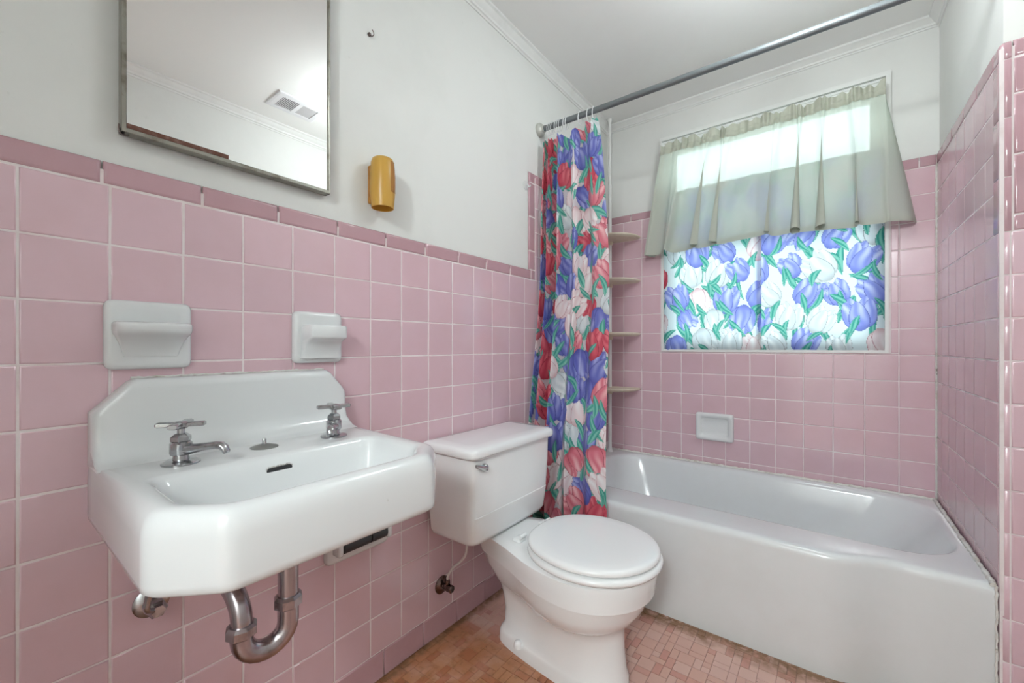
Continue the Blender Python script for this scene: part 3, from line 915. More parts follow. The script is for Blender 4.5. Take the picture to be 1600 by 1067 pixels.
# ------------------------------------------------------------------ corner pole with shelves
pole = tag(empty('corner_shelf_pole', (0.045, 2.215, 0.372)), 'white tension pole with four cream shelves in the tub corner', 'shelf pole')
tube('pole', [(0.045, 2.215, 0.374), (0.045, 2.215, 1.93)], 0.0105, M_TRIMW, pole, 14)
tube('pole_sleeve', [(0.045, 2.215, 1.92), (0.045, 2.215, H - 0.02)], 0.0078, M_TRIMW, pole, 14)
lathe('foot', (0.045, 2.215, 0.3715), (0, 0, 1), [(0, 0.018), (0.006, 0.018), (0.014, 0.0125), (0.02, 0.012)], M_TRIMW, pole, 16)
lathe('top_cap', (0.045, 2.215, H - 0.026), (0, 0, 1), [(0, 0.009), (0.012, 0.014), (0.025, 0.016)], M_TRIMW, pole, 16)
for zc in (1.610, 1.362, 1.058, 0.744):
    base = []
    for i in range(17):
        q = -math.pi / 2 + math.pi / 2 * i / 16
        base.append((math.cos(q), math.sin(q)))
    def outline(k, z, e):
        # quarter disc shelf in the corner, rounded tips
        pts = [(0.020 + e, 2.265 - e)]
        for i in range(19):
            q = math.pi / 2 * i / 18
            pts.append((0.020 + (0.188 * k - e) * max(0.0, math.sin(q)) ** 0.85 if i else 0.020 + e, 2.265 - (0.185 * k - e) * max(0.0, math.cos(q)) ** 0.85 if i < 18 else 2.265 - e))
        return [(a, b, z) for a, b in pts]
    sh = loft('shelf', [outline(0.90, zc - 0.014, 0.004), outline(0.97, zc - 0.009, 0.001), outline(1.0, zc - 0.002, 0), outline(1.0, zc + 0.004, 0), outline(0.985, zc + 0.006, 0.002), outline(0.95, zc + 0.004, 0.006)], M_CREAM, pole, 40)
    lathe('collar', (0.045, 2.215, zc - 0.034), (0, 0, 1), [(0, 0.0135), (0.004, 0.0155), (0.016, 0.0165), (0.022, 0.016)], M_CREAM, sh, 16)

# ------------------------------------------------------------------ shower rod, rings, curtain
srod = tag(empty('shower_rod', (W / 2, 1.55, 1.975)), 'dark grey metal shower rod spanning the tub alcove', 'shower rod')
RZ = 1.978
tube('rod', [(0.004, 1.55, RZ + 0.010), (W - 0.004, 1.55, RZ - 0.004)], 0.0125, M_ROD, srod, 20)
lathe('flange', (-T + 0.0005, 1.55, RZ + 0.010), (1, 0, 0), [(0, 0.031), (0.010, 0.031), (0.016, 0.026), (0.022, 0.017), (0.030, 0.0155)], M_FLANGE, srod, 22)
lathe('flange', (W + T - 0.0005, 1.55, RZ - 0.004), (-1, 0, 0), [(0, 0.031), (0.010, 0.031), (0.016, 0.026), (0.022, 0.017), (0.030, 0.0155)], M_FLANGE, srod, 22)
ring_xs = [0.046, 0.056, 0.066, 0.085, 0.095, 0.106, 0.130, 0.141, 0.205, 0.246, 0.272]
ORD = ['closest to the wall', 'second from the wall', 'third from the wall', 'fourth from the wall', 'fifth from the wall', 'sixth from the wall', 'seventh from the wall', 'eighth from the wall', 'third from the free edge', 'second from the free edge', 'at the free edge']
for i_, x_ in enumerate(ring_xs):
    zc = RZ + 0.010 - 0.014 * x_ / W - 0.010
    pth = [(x_ + 0.002 * math.sin(q), 1.55 + 0.0185 * math.cos(q), zc + 0.027 * math.sin(q)) for q in [2 * math.pi * k / 22 for k in range(22)]]
    rings = []
    for k in range(23):
        c_ = Vector(pth[k % 22]); n_ = (c_ - Vector((x_, 1.55, zc))).normalized(); b_ = Vector((1, 0, 0))
        rings.append([c_ + (n_ * math.cos(t) + b_ * math.sin(t)) * 0.0016 for t in [2 * math.pi * j / 6 for j in range(6)]])
    o = loft('curtain_ring', rings, M_RING, None, 60, False, False)
    tag(o, 'thin clear plastic shower curtain ring on the rod, ' + ORD[i_], 'curtain ring', 'shower curtain rings')

ncol, nrow = 330, 560
S = np.linspace(0, 1, ncol)[None, :]; Tt = np.linspace(0, 1, nrow)[:, None]
ZB, ZT = 0.215, 1.945
hang = np.array(ring_xs); hang_s = (hang - 0.03) / (0.285 - 0.03)
dip = np.min(np.abs(S - np.concatenate([[0.0], hang_s, [1.0]])[:, None]), 0)[None, :]
top = ZT - 0.36 * np.clip(dip, 0, 0.14) + 0.008 * S - 0.018 * (1 - S)
Zc = top + (ZB - top) * Tt
down = (1 - (Zc - ZB) / (ZT - ZB))
xl = 0.022 - 0.006 * sstep(0.0, 0.35, down) 
xr = 0.288 + 0.104 * np.power(np.clip(down, 0, 1), 0.55)
# gathers: tight at the left, loose at the right
sp = 0.62 * S + 0.38 * S ** 2
xx = xl + (xr - xl) * sp
ph = 2 * math.pi * (7.2 * S - 2.9 * S ** 2 + 0.10 * np.sin(9 * S))
yb = 1.548 - 0.114 * sstep(0.30, 0.90, down) 
amp = (0.016 + 0.018 * sstep(0.0, 0.25, down)) * (1.0 - 0.45 * S)
yy = yb - amp * np.sin(ph + 0.5 * down) - 0.005 * np.sin(2.7 * ph + 3 * down) * (1 - 0.5 * S)
xx = xx + 0.010 * np.cos(ph) * (1 - S) * S * 4 * 0.6
pts = np.stack([xx, yy, Zc], -1)
mid = pts[nrow // 2]
arc = np.concatenate([[0], np.cumsum(np.linalg.norm(np.diff(mid[:, :2], axis=0), axis=1))])
Uc = np.tile(arc[None, :] * 1.05, (nrow, 1)).ravel(); Vc = Zc.ravel()
colr = paint_print(Uc, Vc, 0, arc[-1] * 1.05, ZB, ZT + 0.02, 5, lambda a, b: ([2.6, 2.4, 2.2, 0.5, 0.0] if a < arc[-1] * 0.5 else [2.6, 1.7, 0.7, 2.4, 0.3]), s2l((206, 200, 204)), 0.084, 0.108)
sc_ = cloth_grid('shower_curtain', pts, M_TULIP_SHOWER, None, colr)
tag(sc_, 'shower curtain with pink, red and violet tulips drawn together at the wall end', 'curtain')

# ------------------------------------------------------------------ wash basin
sink = tag(empty('wall_sink', (0.22, 0.32, 0.673)), 'white wall-hung sink with tall splashback and clipped front corners', 'sink')
OUT = [(-0.0, 0.080), (0.385, 0.080), (0.457, 0.150), (0.457, 0.492), (0.385, 0.562), (-0.0, 0.562)]
BAS = [(0.205, 0.118), (0.372, 0.118), (0.424, 0.168), (0.424, 0.474), (0.372, 0.524), (0.205, 0.524)]
RIM = 0.779
def sring(poly, ins, z, r): return [(p[0], p[1], z) for p in round_poly(poly_offset([Vector(p) for p in poly], ins), r, 6, 8)]
ro = [0.002, 0.015, 0.015, 0.015, 0.015, 0.002]
rb = [0.030, 0.020, 0.022, 0.022, 0.020, 0.030]
def oring(ins, z):
    q = poly_offset([Vector(p) for p in OUT], ins)
    if z > 0.73: q[0].y = OUT[0][1] + ins * 0.10; q[-1].y = OUT[-1][1] - ins * 0.10
    pts = [(p[0], p[1], z) for p in round_poly(q, ro, 6, 8)]
    return [(max(p[0], 0.0008), p[1], p[2]) for p in pts]
rings = [oring(0.014, 0.690), oring(0.012, 0.675), oring(0.006, 0.672), oring(0.001, 0.677), oring(0.0, 0.686), oring(0.0, RIM - 0.036), oring(0.0012, RIM - 0.024), oring(0.005, RIM - 0.012), oring(0.011, RIM - 0.004), oring(0.018, RIM - 0.0006), oring(0.024, RIM),
         sring(BAS, -0.006, RIM, rb), sring(BAS, 0.0, RIM - 0.002, rb), sring(BAS, 0.006, RIM - 0.008, rb), sring(BAS, 0.014, RIM - 0.030, rb), sring(BAS, 0.030, RIM - 0.085, rb), sring(BAS, 0.045, RIM - 0.115, rb), sring(BAS, 0.070, RIM - 0.128, rb), sring(BAS, 0.100, RIM - 0.132, rb)]
basin = loft('basin', rings, M_WHITE, sink, 50)
# splashback
def splash_section(y, ztop, th):
    pts = [(0.0008, ztop), (0.024, ztop), (0.031, ztop - 0.003), (0.0355, ztop - 0.009), (0.037, ztop - 0.018), (0.038, 0.845), (0.040, 0.822), (0.0455, 0.804), (0.056, 0.790), (0.070, 0.782), (0.088, RIM + 0.0005), (0.094, RIM - 0.003), (0.090, RIM - 0.006), (0.0008, RIM - 0.006)]
    return [(max(0.0008, a * th if b > 0.80 else a * (0.80 + 0.20 * th)), y, b) for a, b in pts]
secs = []
def ztop(y):
    z = 0.926
    if y < 0.136: z = min(z, 0.872 + (y - 0.084) / 0.052 * 0.054)
    if y > 0.514: z = min(z, 0.872 + (0.560 - y) / 0.046 * 0.054)
    return z
for y, th in ((0.0803, 0.55), (0.0820, 0.80), (0.0855, 0.93), (0.092, 1), (0.108, 1), (0.124, 1), (0.131, 1), (0.136, 1), (0.142, 1), (0.2, 1), (0.32, 1), (0.44, 1), (0.508, 1), (0.514, 1), (0.519, 1), (0.528, 1), (0.54, 1), (0.550, 1), (0.5562, 0.93), (0.560, 0.8), (0.5617, 0.55)):
    z = ztop(y); 
    if abs(y - 0.136) < 0.001 or abs(y - 0.514) < 0.001: z -= 0.0025
    secs.append(splash_section(y, z, th))
loft('splashback', secs, M_WHITE, sink, 42)
bead('caulk', [(0.001, 0.138 + 0.378 * i / 60, 0.9275) for i in range(61)], 0.0022, M_CAULK, sink, 12)
# overflow slot and drain
ov = []
for k in range(16):
    q = 2 * math.pi * k / 16; ov.append((math.cos(q), math.sin(q)))
def ov_ring(s, d):
    return [(0.2135 + 0.18 * (b * 0.006 * s) * 0 + d, 0.313 + (0.016 if a > 0 else -0.016) + a * 0.0075 * s, 0.750 + b * 0.0068 * s) for a, b in ov]
loft('overflow_slot', [ov_ring(1.0, 0.0012), ov_ring(1.0, 0.0052), ov_ring(0.85, 0.0056)], M_DARK, sink, 40)
# the slot's worn metal collar
loft('overflow_collar', [ov_ring(1.35, 0.0005), ov_ring(1.35, 0.0036), ov_ring(1.25, 0.0042)], mat('worn_iron', (0.42, 0.40, 0.38, 1), 0.6, metal=0.3, noise=(120, (0.75, 0.74, 0.72, 1), 0.9, 0.45, 0.55)), sink, 40)
lathe('drain', (0.285, 0.32, RIM - 0.1325), (0, 0, 1), [(0, 0.024), (0.002, 0.024), (0.003, 0.020), (0.001, 0.015)], M_CHROME, sink, 20)

def faucet(loc, ang, label):
    """basin tap: spout direction ang in the plan"""
    f = tag(empty('sink_tap', loc), label, 'tap', 'chrome taps on the sink')
    x, y, z = loc
    lathe('flange', (x, y, z - 0.0008), (0, 0, 1), [(0, 0.0285), (0.0035, 0.0285), (0.0060, 0.024), (0.008, 0.014)], M_CHROME, f, 28)
    lathe('body', (x, y, z + 0.005), (0, 0, 1), [(0, 0.0125), (0.010, 0.0115), (0.011, 0.0150), (0.014, 0.0165), (0.031, 0.0165), (0.034, 0.0135)], M_CHROME, f, 20)
    lathe('bonnet', (x, y, z + 0.0385), (0, 0, 1), [(0, 0.0125), (0.002, 0.0155), (0.009, 0.0155), (0.013, 0.011), (0.015, 0.0085)], M_CHROME, f, 6, 20)
    lathe('stem', (x, y, z + 0.052), (0, 0, 1), [(0, 0.0058), (0.012, 0.0058)], M_CHROME, f, 12)
    h = lathe('handle', (x, y, z + 0.062), (0, 0, 1), [(0, 0.0085), (0.004, 0.0125), (0.010, 0.0125), (0.0125, 0.009), (0.0135, 0.004)], M_CHROME, f, 18)
    for k in range(4):
        q = ang + 0.35 + k * math.pi / 2; c, s = math.cos(q), math.sin(q)
        secs = []
        for r, w, t in ((0.004, 0.0062, 0.0042), (0.014, 0.0062, 0.0042), (0.026, 0.0072, 0.0044), (0.034, 0.0078, 0.0044), (0.0362, 0.0064, 0.0030)):
            secs.append([(x + c * r - s * a * w, y + s * r + c * a * w, z + 0.0695 + b * t) for a, b in ((-1, -0.6), (-0.6, -1), (0.6, -1), (1, -0.6), (1, 0.6), (0.6, 1), (-0.6, 1), (-1, 0.6))])
        loft('handle_arm', secs, M_CHROME, h, 35)
    c, s = math.cos(ang), math.sin(ang)
    spec = [(0.008, 0.024, 0.0125, 0.0105), (0.030, 0.0265, 0.0108, 0.0085), (0.055, 0.030, 0.0095, 0.0068), (0.078, 0.0325, 0.0090, 0.0065), (0.090, 0.0320, 0.0088, 0.0066), (0.098, 0.0275, 0.0084, 0.0066), (0.1015, 0.0215, 0.0078, 0.0055), (0.1020, 0.0185, 0.0070, 0.0040)]
    secs = []
    for i, (r, zz, w, t) in enumerate(spec):
        r *= 0.80
        lean = 0.0 if i < 4 else min(1.0, (i - 3) * 0.27)
        ca, sa = math.cos(lean * 1.35), math.sin(lean * 1.35)
        secs.append([(x + c * (r + math.sin(q) * t * sa) - s * math.cos(q) * w, y + s * (r + math.sin(q) * t * sa) + c * math.cos(q) * w, z + zz + math.sin(q) * t * ca) for q in [2 * math.pi * k / 14 for k in range(14)]])
    loft('spout', secs, M_CHROME, f, 45)
    return f
faucet((0.140, 0.180, RIM), 0.64, 'worn chrome cross-handle tap on the end of the sink nearest the camera')
faucet((0.148, 0.462, RIM), -0.60, 'worn chrome cross-handle tap on the end of the sink towards the toilet')
st = tag(empty('sink_stopper', (0.132, 0.320, RIM)), 'grey round stopper with a short metal stud lying between the sink taps', 'stopper')
lathe('disc', (0.132, 0.320, RIM - 0.0006), (0, 0, 1), [(0, 0.0255), (0.002, 0.0255), (0.0062, 0.012), (0.0075, 0.004)], M_GREYRUB, st, 26)
lathe('stud', (0.132, 0.320, RIM + 0.0055), (0, 0, 1), [(0, 0.0038), (0.0115, 0.0038), (0.0125, 0.003)], M_CHROME, st, 12)

# drain trap below the sink
trap = tag(empty('drain_trap', (0.255, 0.27, 0.43)), 'tarnished chrome drain trap hanging below the sink', 'pipe')
TX, TY = 0.262, 0.309
lathe('tailpiece', (TX, TY, 0.505), (0, 0, 1), [(0, 0.0172), (0.085, 0.0172), (0.086, 0.0185), (0.094, 0.0185), (0.095, 0.0172), (0.185, 0.0172)], M_PIPE, trap, 20)
lathe('slip_nut', (TX, TY, 0.506), (0, 0, 1), [(0, 0.0195), (0.004, 0.0245), (0.018, 0.0245), (0.023, 0.020)], M_PIPE, trap, 8, 20)
TX2, TY2 = 0.252, 0.236
ub = [(TX, TY, 0.505), (TX, TY, 0.470)]
ub2 = []
cy0 = (TY + TY2) / 2; rr = (TY - TY2) / 2
for k in range(13):
    q = math.pi * k / 12
    ub2.append((TX + (TX2 - TX) * (1 - math.cos(q)) / 2, cy0 + rr * math.cos(q), 0.482 - rr * 1.0 * math.sin(q)))
ub2.append((TX2, TY2, 0.502))
tube('j_bend', [(TX, TY, 0.509), (TX, TY, 0.495)] + ub2, 0.0178, M_PIPE, trap, 18)
lathe('slip_nut', (TX2, TY2, 0.486), (0, 0, 1), [(0, 0.0195), (0.004, 0.0245), (0.017, 0.0245), (0.022, 0.020)], M_PIPE, trap, 8, 20)
tube('waste_arm', smooth_path([(TX2, TY2, 0.498), (TX2, TY2, 0.515), (TX2 - 0.006, TY2 - 0.001, 0.535), (TX2 - 0.026, TY2 - 0.004, 0.558), (TX2 - 0.058, TY2 - 0.010, 0.572), (0.12, 0.205, 0.574), (0.004, 0.180, 0.574)], 5), 0.0165, M_PIPE, trap, 18)
lathe('wall_flange', (0.0005, 0.180, 0.574), (1, 0, 0), [(0, 0.036), (0.004, 0.034), (0.010, 0.019)], M_PIPE, trap, 22)
sv = tag(empty('supply_stub', (0.0, 0.168, 0.487)), 'round chrome wall plate with a hexagonal stub under the sink', 'pipe fitting')
lathe('wall_plate', (0.0005, 0.168, 0.487), (1, 0, 0), [(0, 0.029), (0.003, 0.029), (0.008, 0.022), (0.010, 0.013)], M_CHROME, sv, 24)
lathe('hex_stub', (0.009, 0.168, 0.487), (1, 0, 0), [(0, 0.012), (0.003, 0.0165), (0.036, 0.0165), (0.040, 0.013), (0.046, 0.011)], M_CHROME, sv, 6, 20)
tube('riser', smooth_path([(0.044, 0.168, 0.487), (0.060, 0.150, 0.500), (0.066, 0.152, 0.53), (0.09, 0.165, 0.60), (0.13, 0.178, 0.67)], 5), 0.0055, M_CHROME, sv, 10)

# ------------------------------------------------------------------ ceramic holders above the sink
def holder_plate(name, y0, y1, z0, z1, parent):
    ps = round_poly(rect(y0, z0, y1, z1), 0.014, 4, 1)
    def rg(ins, x, r): return [(x, p[0], p[1]) for p in round_poly(rect(y0 + ins, z0 + ins, y1 - ins, z1 - ins), r, 4, 1)]
    return loft(name, [rg(0, 0.0006, 0.014), rg(0, 0.008, 0.014), rg(0.003, 0.013, 0.014), rg(0.009, 0.0155, 0.014), rg(0.02, 0.0145, 0.012)], M_WHITE, parent, 45)
so = tag(empty('soap_holder', (0.0, 0.165, 0.945)), 'white ceramic soap holder with a curved ledge above the sink', 'soap holder')
holder_plate('plate', 0.100, 0.2295, 0.944, 1.074, so)
def ledge(z, k, xo, e):
    pts = []
    for i in range(23):
        q = math.pi * i / 22
        c = math.cos(q)
        y_ = 0.166 - 0.056 * k * math.copysign(abs(c) ** 0.75, c)
        pts.append((0.013 + (xo - 0.013) * (max(0.0, math.sin(q)) ** 0.30), y_, z))
    return pts
loft('ledge', [ledge(0.968, 0.72, 0.0165, 0), ledge(0.985, 0.80, 0.0225, 0), ledge(0.998, 0.88, 0.034, 0), ledge(1.007, 0.95, 0.050, 0), ledge(1.0105, 0.99, 0.058, 0), ledge(1.014, 1.01, 0.0625, 0), ledge(1.019, 1.02, 0.065, 0), ledge(1.026, 1.02, 0.0655, 0), ledge(1.0305, 1.01, 0.064, 0), ledge(1.0325, 0.98, 0.060, 0), ledge(1.031, 0.93, 0.054, 0), ledge(1.028, 0.90, 0.050, 0)], M_WHITE, so, 50)
th = tag(empty('tumbler_holder', (0.0, 0.498, 0.945)), 'white ceramic tumbler holder with a square shelf above the far end of the sink', 'tumbler holder')
holder_plate('plate', 0.4345, 0.5615, 0.945, 1.075, th)
def tring(z, x1, y0, y1): return [(0.012, y0, z), (x1 - 0.010, y0, z), (x1 - 0.003, y0 + 0.003, z), (x1, y0 + 0.010, z), (x1, y1 - 0.010, z), (x1 - 0.003, y1 - 0.003, z), (x1 - 0.010, y1, z), (0.012, y1, z)]
A, B = 0.452, 0.549
loft('shelf_block', [tring(0.957, 0.026, A - 0.004, B + 0.004), tring(0.975, 0.028, A, B), tring(0.990, 0.034, A, B), tring(1.000, 0.043, A, B), tring(1.006, 0.056, A, B), tring(1.008, 0.062, A, B), tring(1.011, 0.064, A, B), tring(1.036, 0.064, A, B), tring(1.040, 0.0615, A + 0.002, B - 0.002), tring(1.0405, 0.055, A + 0.008, B - 0.008)], M_WHITE, th, 42)

# toilet paper holder below the sink, recessed roller
tp = tag(empty('paper_holder', (0.0, 0.632, 0.40)), 'white ceramic toilet paper holder with dark roller below the sink', 'paper holder')
def tpr(ins, x, r): return [(x, p[0], p[1]) for p in round_poly(rect(0.516 + ins, 0.407 + ins, 0.706 - ins, 0.560 - ins), r, 4, 2)]
loft('body', [tpr(0, 0.0006, 0.016), tpr(0, 0.012, 0.016), tpr(0.003, 0.018, 0.016), tpr(0.010, 0.021, 0.014), tpr(0.020, 0.0205, 0.012), tpr(0.025, 0.014, 0.010), tpr(0.030, 0.008, 0.010)], M_WHITE, tp, 45)
for y0 in (0.540, 0.6905):
    box('post', (0.014, y0 - 0.010, 0.434), (0.050, y0 + 0.006, 0.476), M_WHITE, tp, 0.006, 3)
lathe('roller', (0.034, 0.545, 0.455), (0, 1, 0), [(0, 0.006), (0.004, 0.019), (0.078, 0.019), (0.079, 0.0155), (0.084, 0.0155), (0.085, 0.019), (0.134, 0.019), (0.139, 0.006)], mat('black_roller', (0.035, 0.037, 0.04, 1), 0.4), tp, 18)

# ------------------------------------------------------------------ mirror
mir = tag(empty('wall_mirror', (0.0, 0.322, 1.386)), 'thin metal framed mirror with a rusted lower corner on the white wall', 'mirror')
MY0, MY1, MZ0, MZ1 = 0.1215, 0.5245, 1.386, 1.995
xb0, xf = -T + 0.0005, 0.0205
box('backing', (xb0, MY0 + 0.003, MZ0 + 0.003), (xf - 0.007, MY1 - 0.003, MZ1 - 0.003), M_FRAME, mir)
box('glass', (xf - 0.0069, MY0 + 0.004, MZ0 + 0.004), (xf - 0.004, MY1 - 0.004, MZ1 - 0.004), M_MIRROR, mir)
for nm, a, b in (('frame_rail', (xb0 + 0.004, MY0, MZ0), (xf, MY1, MZ0 + 0.0085)), ('frame_rail', (xb0 + 0.004, MY0, MZ1 - 0.0085), (xf, MY1, MZ1)),
                 ('frame_stile', (xb0 + 0.004, MY0, MZ0), (xf + 0.0003, MY0 + 0.0075, MZ1)), ('frame_stile', (xb0 + 0.004, MY1 - 0.0065, MZ0), (xf + 0.0003, MY1, MZ1))):
    box(nm, a, b, M_FRAME, mir, 0.0012, 1)
box('rust_strip', (xf - 0.0042, MY0 + 0.007, MZ0 + 0.008), (xf - 0.0034, 0.294, MZ0 + 0.0185), M_RUST, mir)
tube('hanging_clip', smooth_path([(0.012, MY0 + 0.012, MZ0 - 0.001), (0.018, MY0 + 0.003, MZ0 - 0.006), (0.020, MY0 - 0.003, MZ0 - 0.002), (0.018, MY0 - 0.003, MZ0 + 0.012)], 5), 0.0011, M_DARKMETAL, mir, 6)

# ------------------------------------------------------------------ amber cup dispenser, hooks
cup = tag(empty('cup_dispenser', (0.036, 0.672, 1.385)), 'amber plastic cup dispenser tube on the white wall beside the mirror', 'cup dispenser')
cx_, cy_ = 0.034, 0.674
prof = [(1.386, 0.0310), (1.395, 0.0318), (1.43, 0.0350), (1.475, 0.0352), (1.515, 0.0325), (1.5255, 0.0290), (1.5285, 0.0245)]
def cring(r, z, tilt=0.0): return [(cx_ + math.cos(q) * r, cy_ + math.sin(q) * r, z + tilt * math.cos(q)) for q in [2 * math.pi * k / 32 for k in range(32)]]
rings = [cring(r, z) for z, r in prof] + [cring(0.010, 1.5295)]
inner = [cring(r - 0.0022, z) for z, r in prof[:-1]]
loft('tube', list(reversed([cring(0.010, 1.523)] + list(reversed(inner)))) [::-1] + rings, M_AMBER, cup, 40)
arc_q = [math.radians(a) for a in range(4, 41, 4)]
sl = [[(cx_ + math.cos(q) * (r + 0.0008), cy_ + math.sin(q) * (r + 0.0008), z) for q in arc_q] for z, r in ((1.428, 0.0349), (1.450, 0.0353), (1.475, 0.0352), (1.500, 0.0336), (1.517, 0.0322))]
loft('cup_window', sl, M_AMBERDK, cup, 60, False, False, closed=False)
box('bracket', (-T + 0.0005, cy_ - 0.022, 1.402), (0.004, cy_ + 0.022, 1.512), M_AMBERDK, cup, 0.002, 1)

hk = tag(empty('wall_hook', (-T, 0.659, 1.899)), 'small dark metal cup hook screwed high into the white wall', 'hook')
lathe('base', (-T + 0.0004, 0.657, 1.897), (1, 0, 0), [(0, 0.0055), (0.004, 0.005), (0.006, 0.002)], M_DARKMETAL, hk, 12)
tube('hook_wire', [(-0.004 + 0.008 * (1 - math.cos(q)) * 0 + 0.004 * k / 9 + 0.002, 0.659 + 0.0085 * math.sin(q), 1.901 - 0.0085 * math.cos(q)) for k, q in enumerate([math.radians(a) for a in range(-10, 180, 20)])], 0.0013, M_DARKMETAL, hk, 6)
ch = tag(empty('adhesive_hook', (-T, 1.44, 1.69)), 'clear plastic adhesive hook on the wall beside the shower curtain', 'hook')
lathe('pad', (-T + 0.0004, 1.441, 1.700), (1, 0, 0), [(0, 0.020), (0.0018, 0.020), (0.003, 0.016)], mat('clear_pad', (0.74, 0.74, 0.72, 1), 0.25), ch, 24)
tube('hook', smooth_path([(-0.004, 1.441, 1.704), (0.006, 1.441, 1.700), (0.010, 1.441, 1.690), (0.016, 1.441, 1.688), (0.020, 1.441, 1.696)], 5), 0.0024, M_RING, ch, 8)

# ------------------------------------------------------------------ toilet
toi = tag(empty('toilet', (0.36, 1.07, 0)), 'white two-piece toilet with closed round lid beside the shower curtain', 'toilet')
YC = 1.083
def tank_ring(z, x0, x1, y0, y1, r): return [(p[0], p[1], z) for p in round_poly([(x0, y0), (x1, y0), (x1, y1), (x0, y1)], [0.012, r, r, 0.012], 6, 3)]
T0, T1 = 0.852, 1.284
loft('tank', [tank_ring(0.368, 0.035, 0.175, T0 + 0.05, T1 - 0.05, 0.04), tank_ring(0.370, 0.026, 0.192, T0 + 0.030, T1 - 0.030, 0.04), tank_ring(0.376, 0.020, 0.204, T0 + 0.020, T1 - 0.020, 0.04), tank_ring(0.392, 0.017, 0.2125, T0 + 0.013, T1 - 0.013, 0.036),
              tank_ring(0.4645, 0.016, 0.2185, T0 + 0.007, T1 - 0.007, 0.032), tank_ring(0.4665, 0.016, 0.2168, T0 + 0.0068, T1 - 0.0068, 0.032), tank_ring(0.56, 0.015, 0.221, T0 + 0.003, T1 - 0.003, 0.030), tank_ring(0.651, 0.015, 0.223, T0, T1, 0.030)], M_TOILET, toi, 40)
loft('tank_lid', [tank_ring(0.647, 0.012, 0.2265, T0 - 0.004, T1 + 0.004, 0.030), tank_ring(0.650, 0.009, 0.234, T0 - 0.012, T1 + 0.012, 0.032), tank_ring(0.656, 0.008, 0.2365, T0 - 0.0145, T1 + 0.0145, 0.034), tank_ring(0.668, 0.008, 0.2365, T0 - 0.0145, T1 + 0.0145, 0.034), tank_ring(0.676, 0.010, 0.232, T0 - 0.011, T1 + 0.011, 0.034), tank_ring(0.6805, 0.018, 0.222, T0 - 0.002, T1 + 0.002, 0.034), tank_ring(0.683, 0.04, 0.19, T0 + 0.03, T1 - 0.03, 0.03)], M_TOILET, toi, 50)
fl_ = lathe('flush_lever', (0.2215, 0.902, 0.617), (1, 0, 0), [(0, 0.0125), (0.006, 0.0125), (0.011, 0.010), (0.014, 0.006)], mat('brushed_chrome', (0.55, 0.55, 0.54, 1), 0.22, metal=1.0), toi, 18)
lv = []
for t in range(9):
    k = t / 8; yq = 0.904 - 0.050 * k; w = 0.0085 + 0.002 * math.sin(k * math.pi) - 0.003 * k; zz = 0.616 + 0.016 * k ** 1.2; xq = 0.2345 + 0.004 * math.sin(k * math.pi)
    lv.append([(xq + 0.0045 * math.cos(q), yq, zz + w * math.sin(q)) for q in [2 * math.pi * j / 10 for j in range(10)]])
loft('lever_arm', lv, MATS['brushed_chrome'], fl_, 50)
def bowl_ring(z, x0, x1, xc, b, bd, n=56):
    """outline in plan: round front of half width b at xc, narrowing to the rear half width bd at x0"""
    pts = []
    for i in range(n):
        q = 2 * math.pi * i / n
        c, s = math.cos(q), math.sin(q)
        if c >= 0:
            x_ = xc + (x1 - xc) * c; y_ = b * s
        else:
            t = -c
            e = abs(t) ** 0.8
            x_ = xc - (xc - x0) * (1 - (1 - t) ** 1.0) if True else 0
            w = b + (bd - b) * (3 * e * e - 2 * e ** 3)
            sgn = 1 if s >= 0 else -1
            y_ = w * sgn * min(1.0, abs(s) ** 0.42) if t > 0.5 else b * s + (w * sgn * abs(s) ** 0.42 - b * s) * (t / 0.5)
        pts.append((x_, YC + y_, z))
    return pts
body = [bowl_ring(0.0005, 0.165, 0.606, 0.48, 0.098, 0.086), bowl_ring(0.030, 0.166, 0.605, 0.48, 0.096, 0.084), bowl_ring(0.040, 0.170, 0.602, 0.475, 0.092, 0.078), bowl_ring(0.056, 0.180, 0.599, 0.47, 0.086, 0.062),
        bowl_ring(0.105, 0.180, 0.594, 0.465, 0.084, 0.058), bowl_ring(0.150, 0.172, 0.592, 0.46, 0.088, 0.060), bowl_ring(0.184, 0.160, 0.594, 0.46, 0.104, 0.066), bowl_ring(0.197, 0.150, 0.606, 0.465, 0.134, 0.074), bowl_ring(0.217, 0.138, 0.628, 0.475, 0.156, 0.082),
        bowl_ring(0.250, 0.110, 0.650, 0.485, 0.1685, 0.092), bowl_ring(0.290, 0.090, 0.666, 0.49, 0.176, 0.100), bowl_ring(0.2925, 0.086, 0.6755, 0.49, 0.1825, 0.106), bowl_ring(0.325, 0.070, 0.680, 0.49, 0.1835, 0.107), bowl_ring(0.350, 0.058, 0.684, 0.49, 0.1845, 0.110), bowl_ring(0.360, 0.055, 0.682, 0.49, 0.183, 0.110), bowl_ring(0.3655, 0.060, 0.672, 0.49, 0.174, 0.104), bowl_ring(0.367, 0.09, 0.62, 0.48, 0.12, 0.08)]
loft('bowl', body, M_TOILET, toi, 48)
def seat_ring(z, ins):
    pts = []
    for i in range(60):
        q = 2 * math.pi * i / 60; c, s = math.cos(q), math.sin(q)
        xc, b = 0.503, 0.187 - ins
        if c >= 0: pts.append((xc + (0.196 - ins) * c, YC + b * s, z))
        else:
            sg = 1 if s >= 0 else -1
            pts.append((xc + (0.196 - ins) * c, YC + b * sg * abs(s) ** 0.80, z))
    return pts
loft('seat', [seat_ring(0.3675, 0.010), seat_ring(0.370, 0.003), seat_ring(0.376, 0.0), seat_ring(0.382, 0.001), seat_ring(0.386, 0.006), seat_ring(0.3875, 0.016)], M_SEAT, toi, 60)
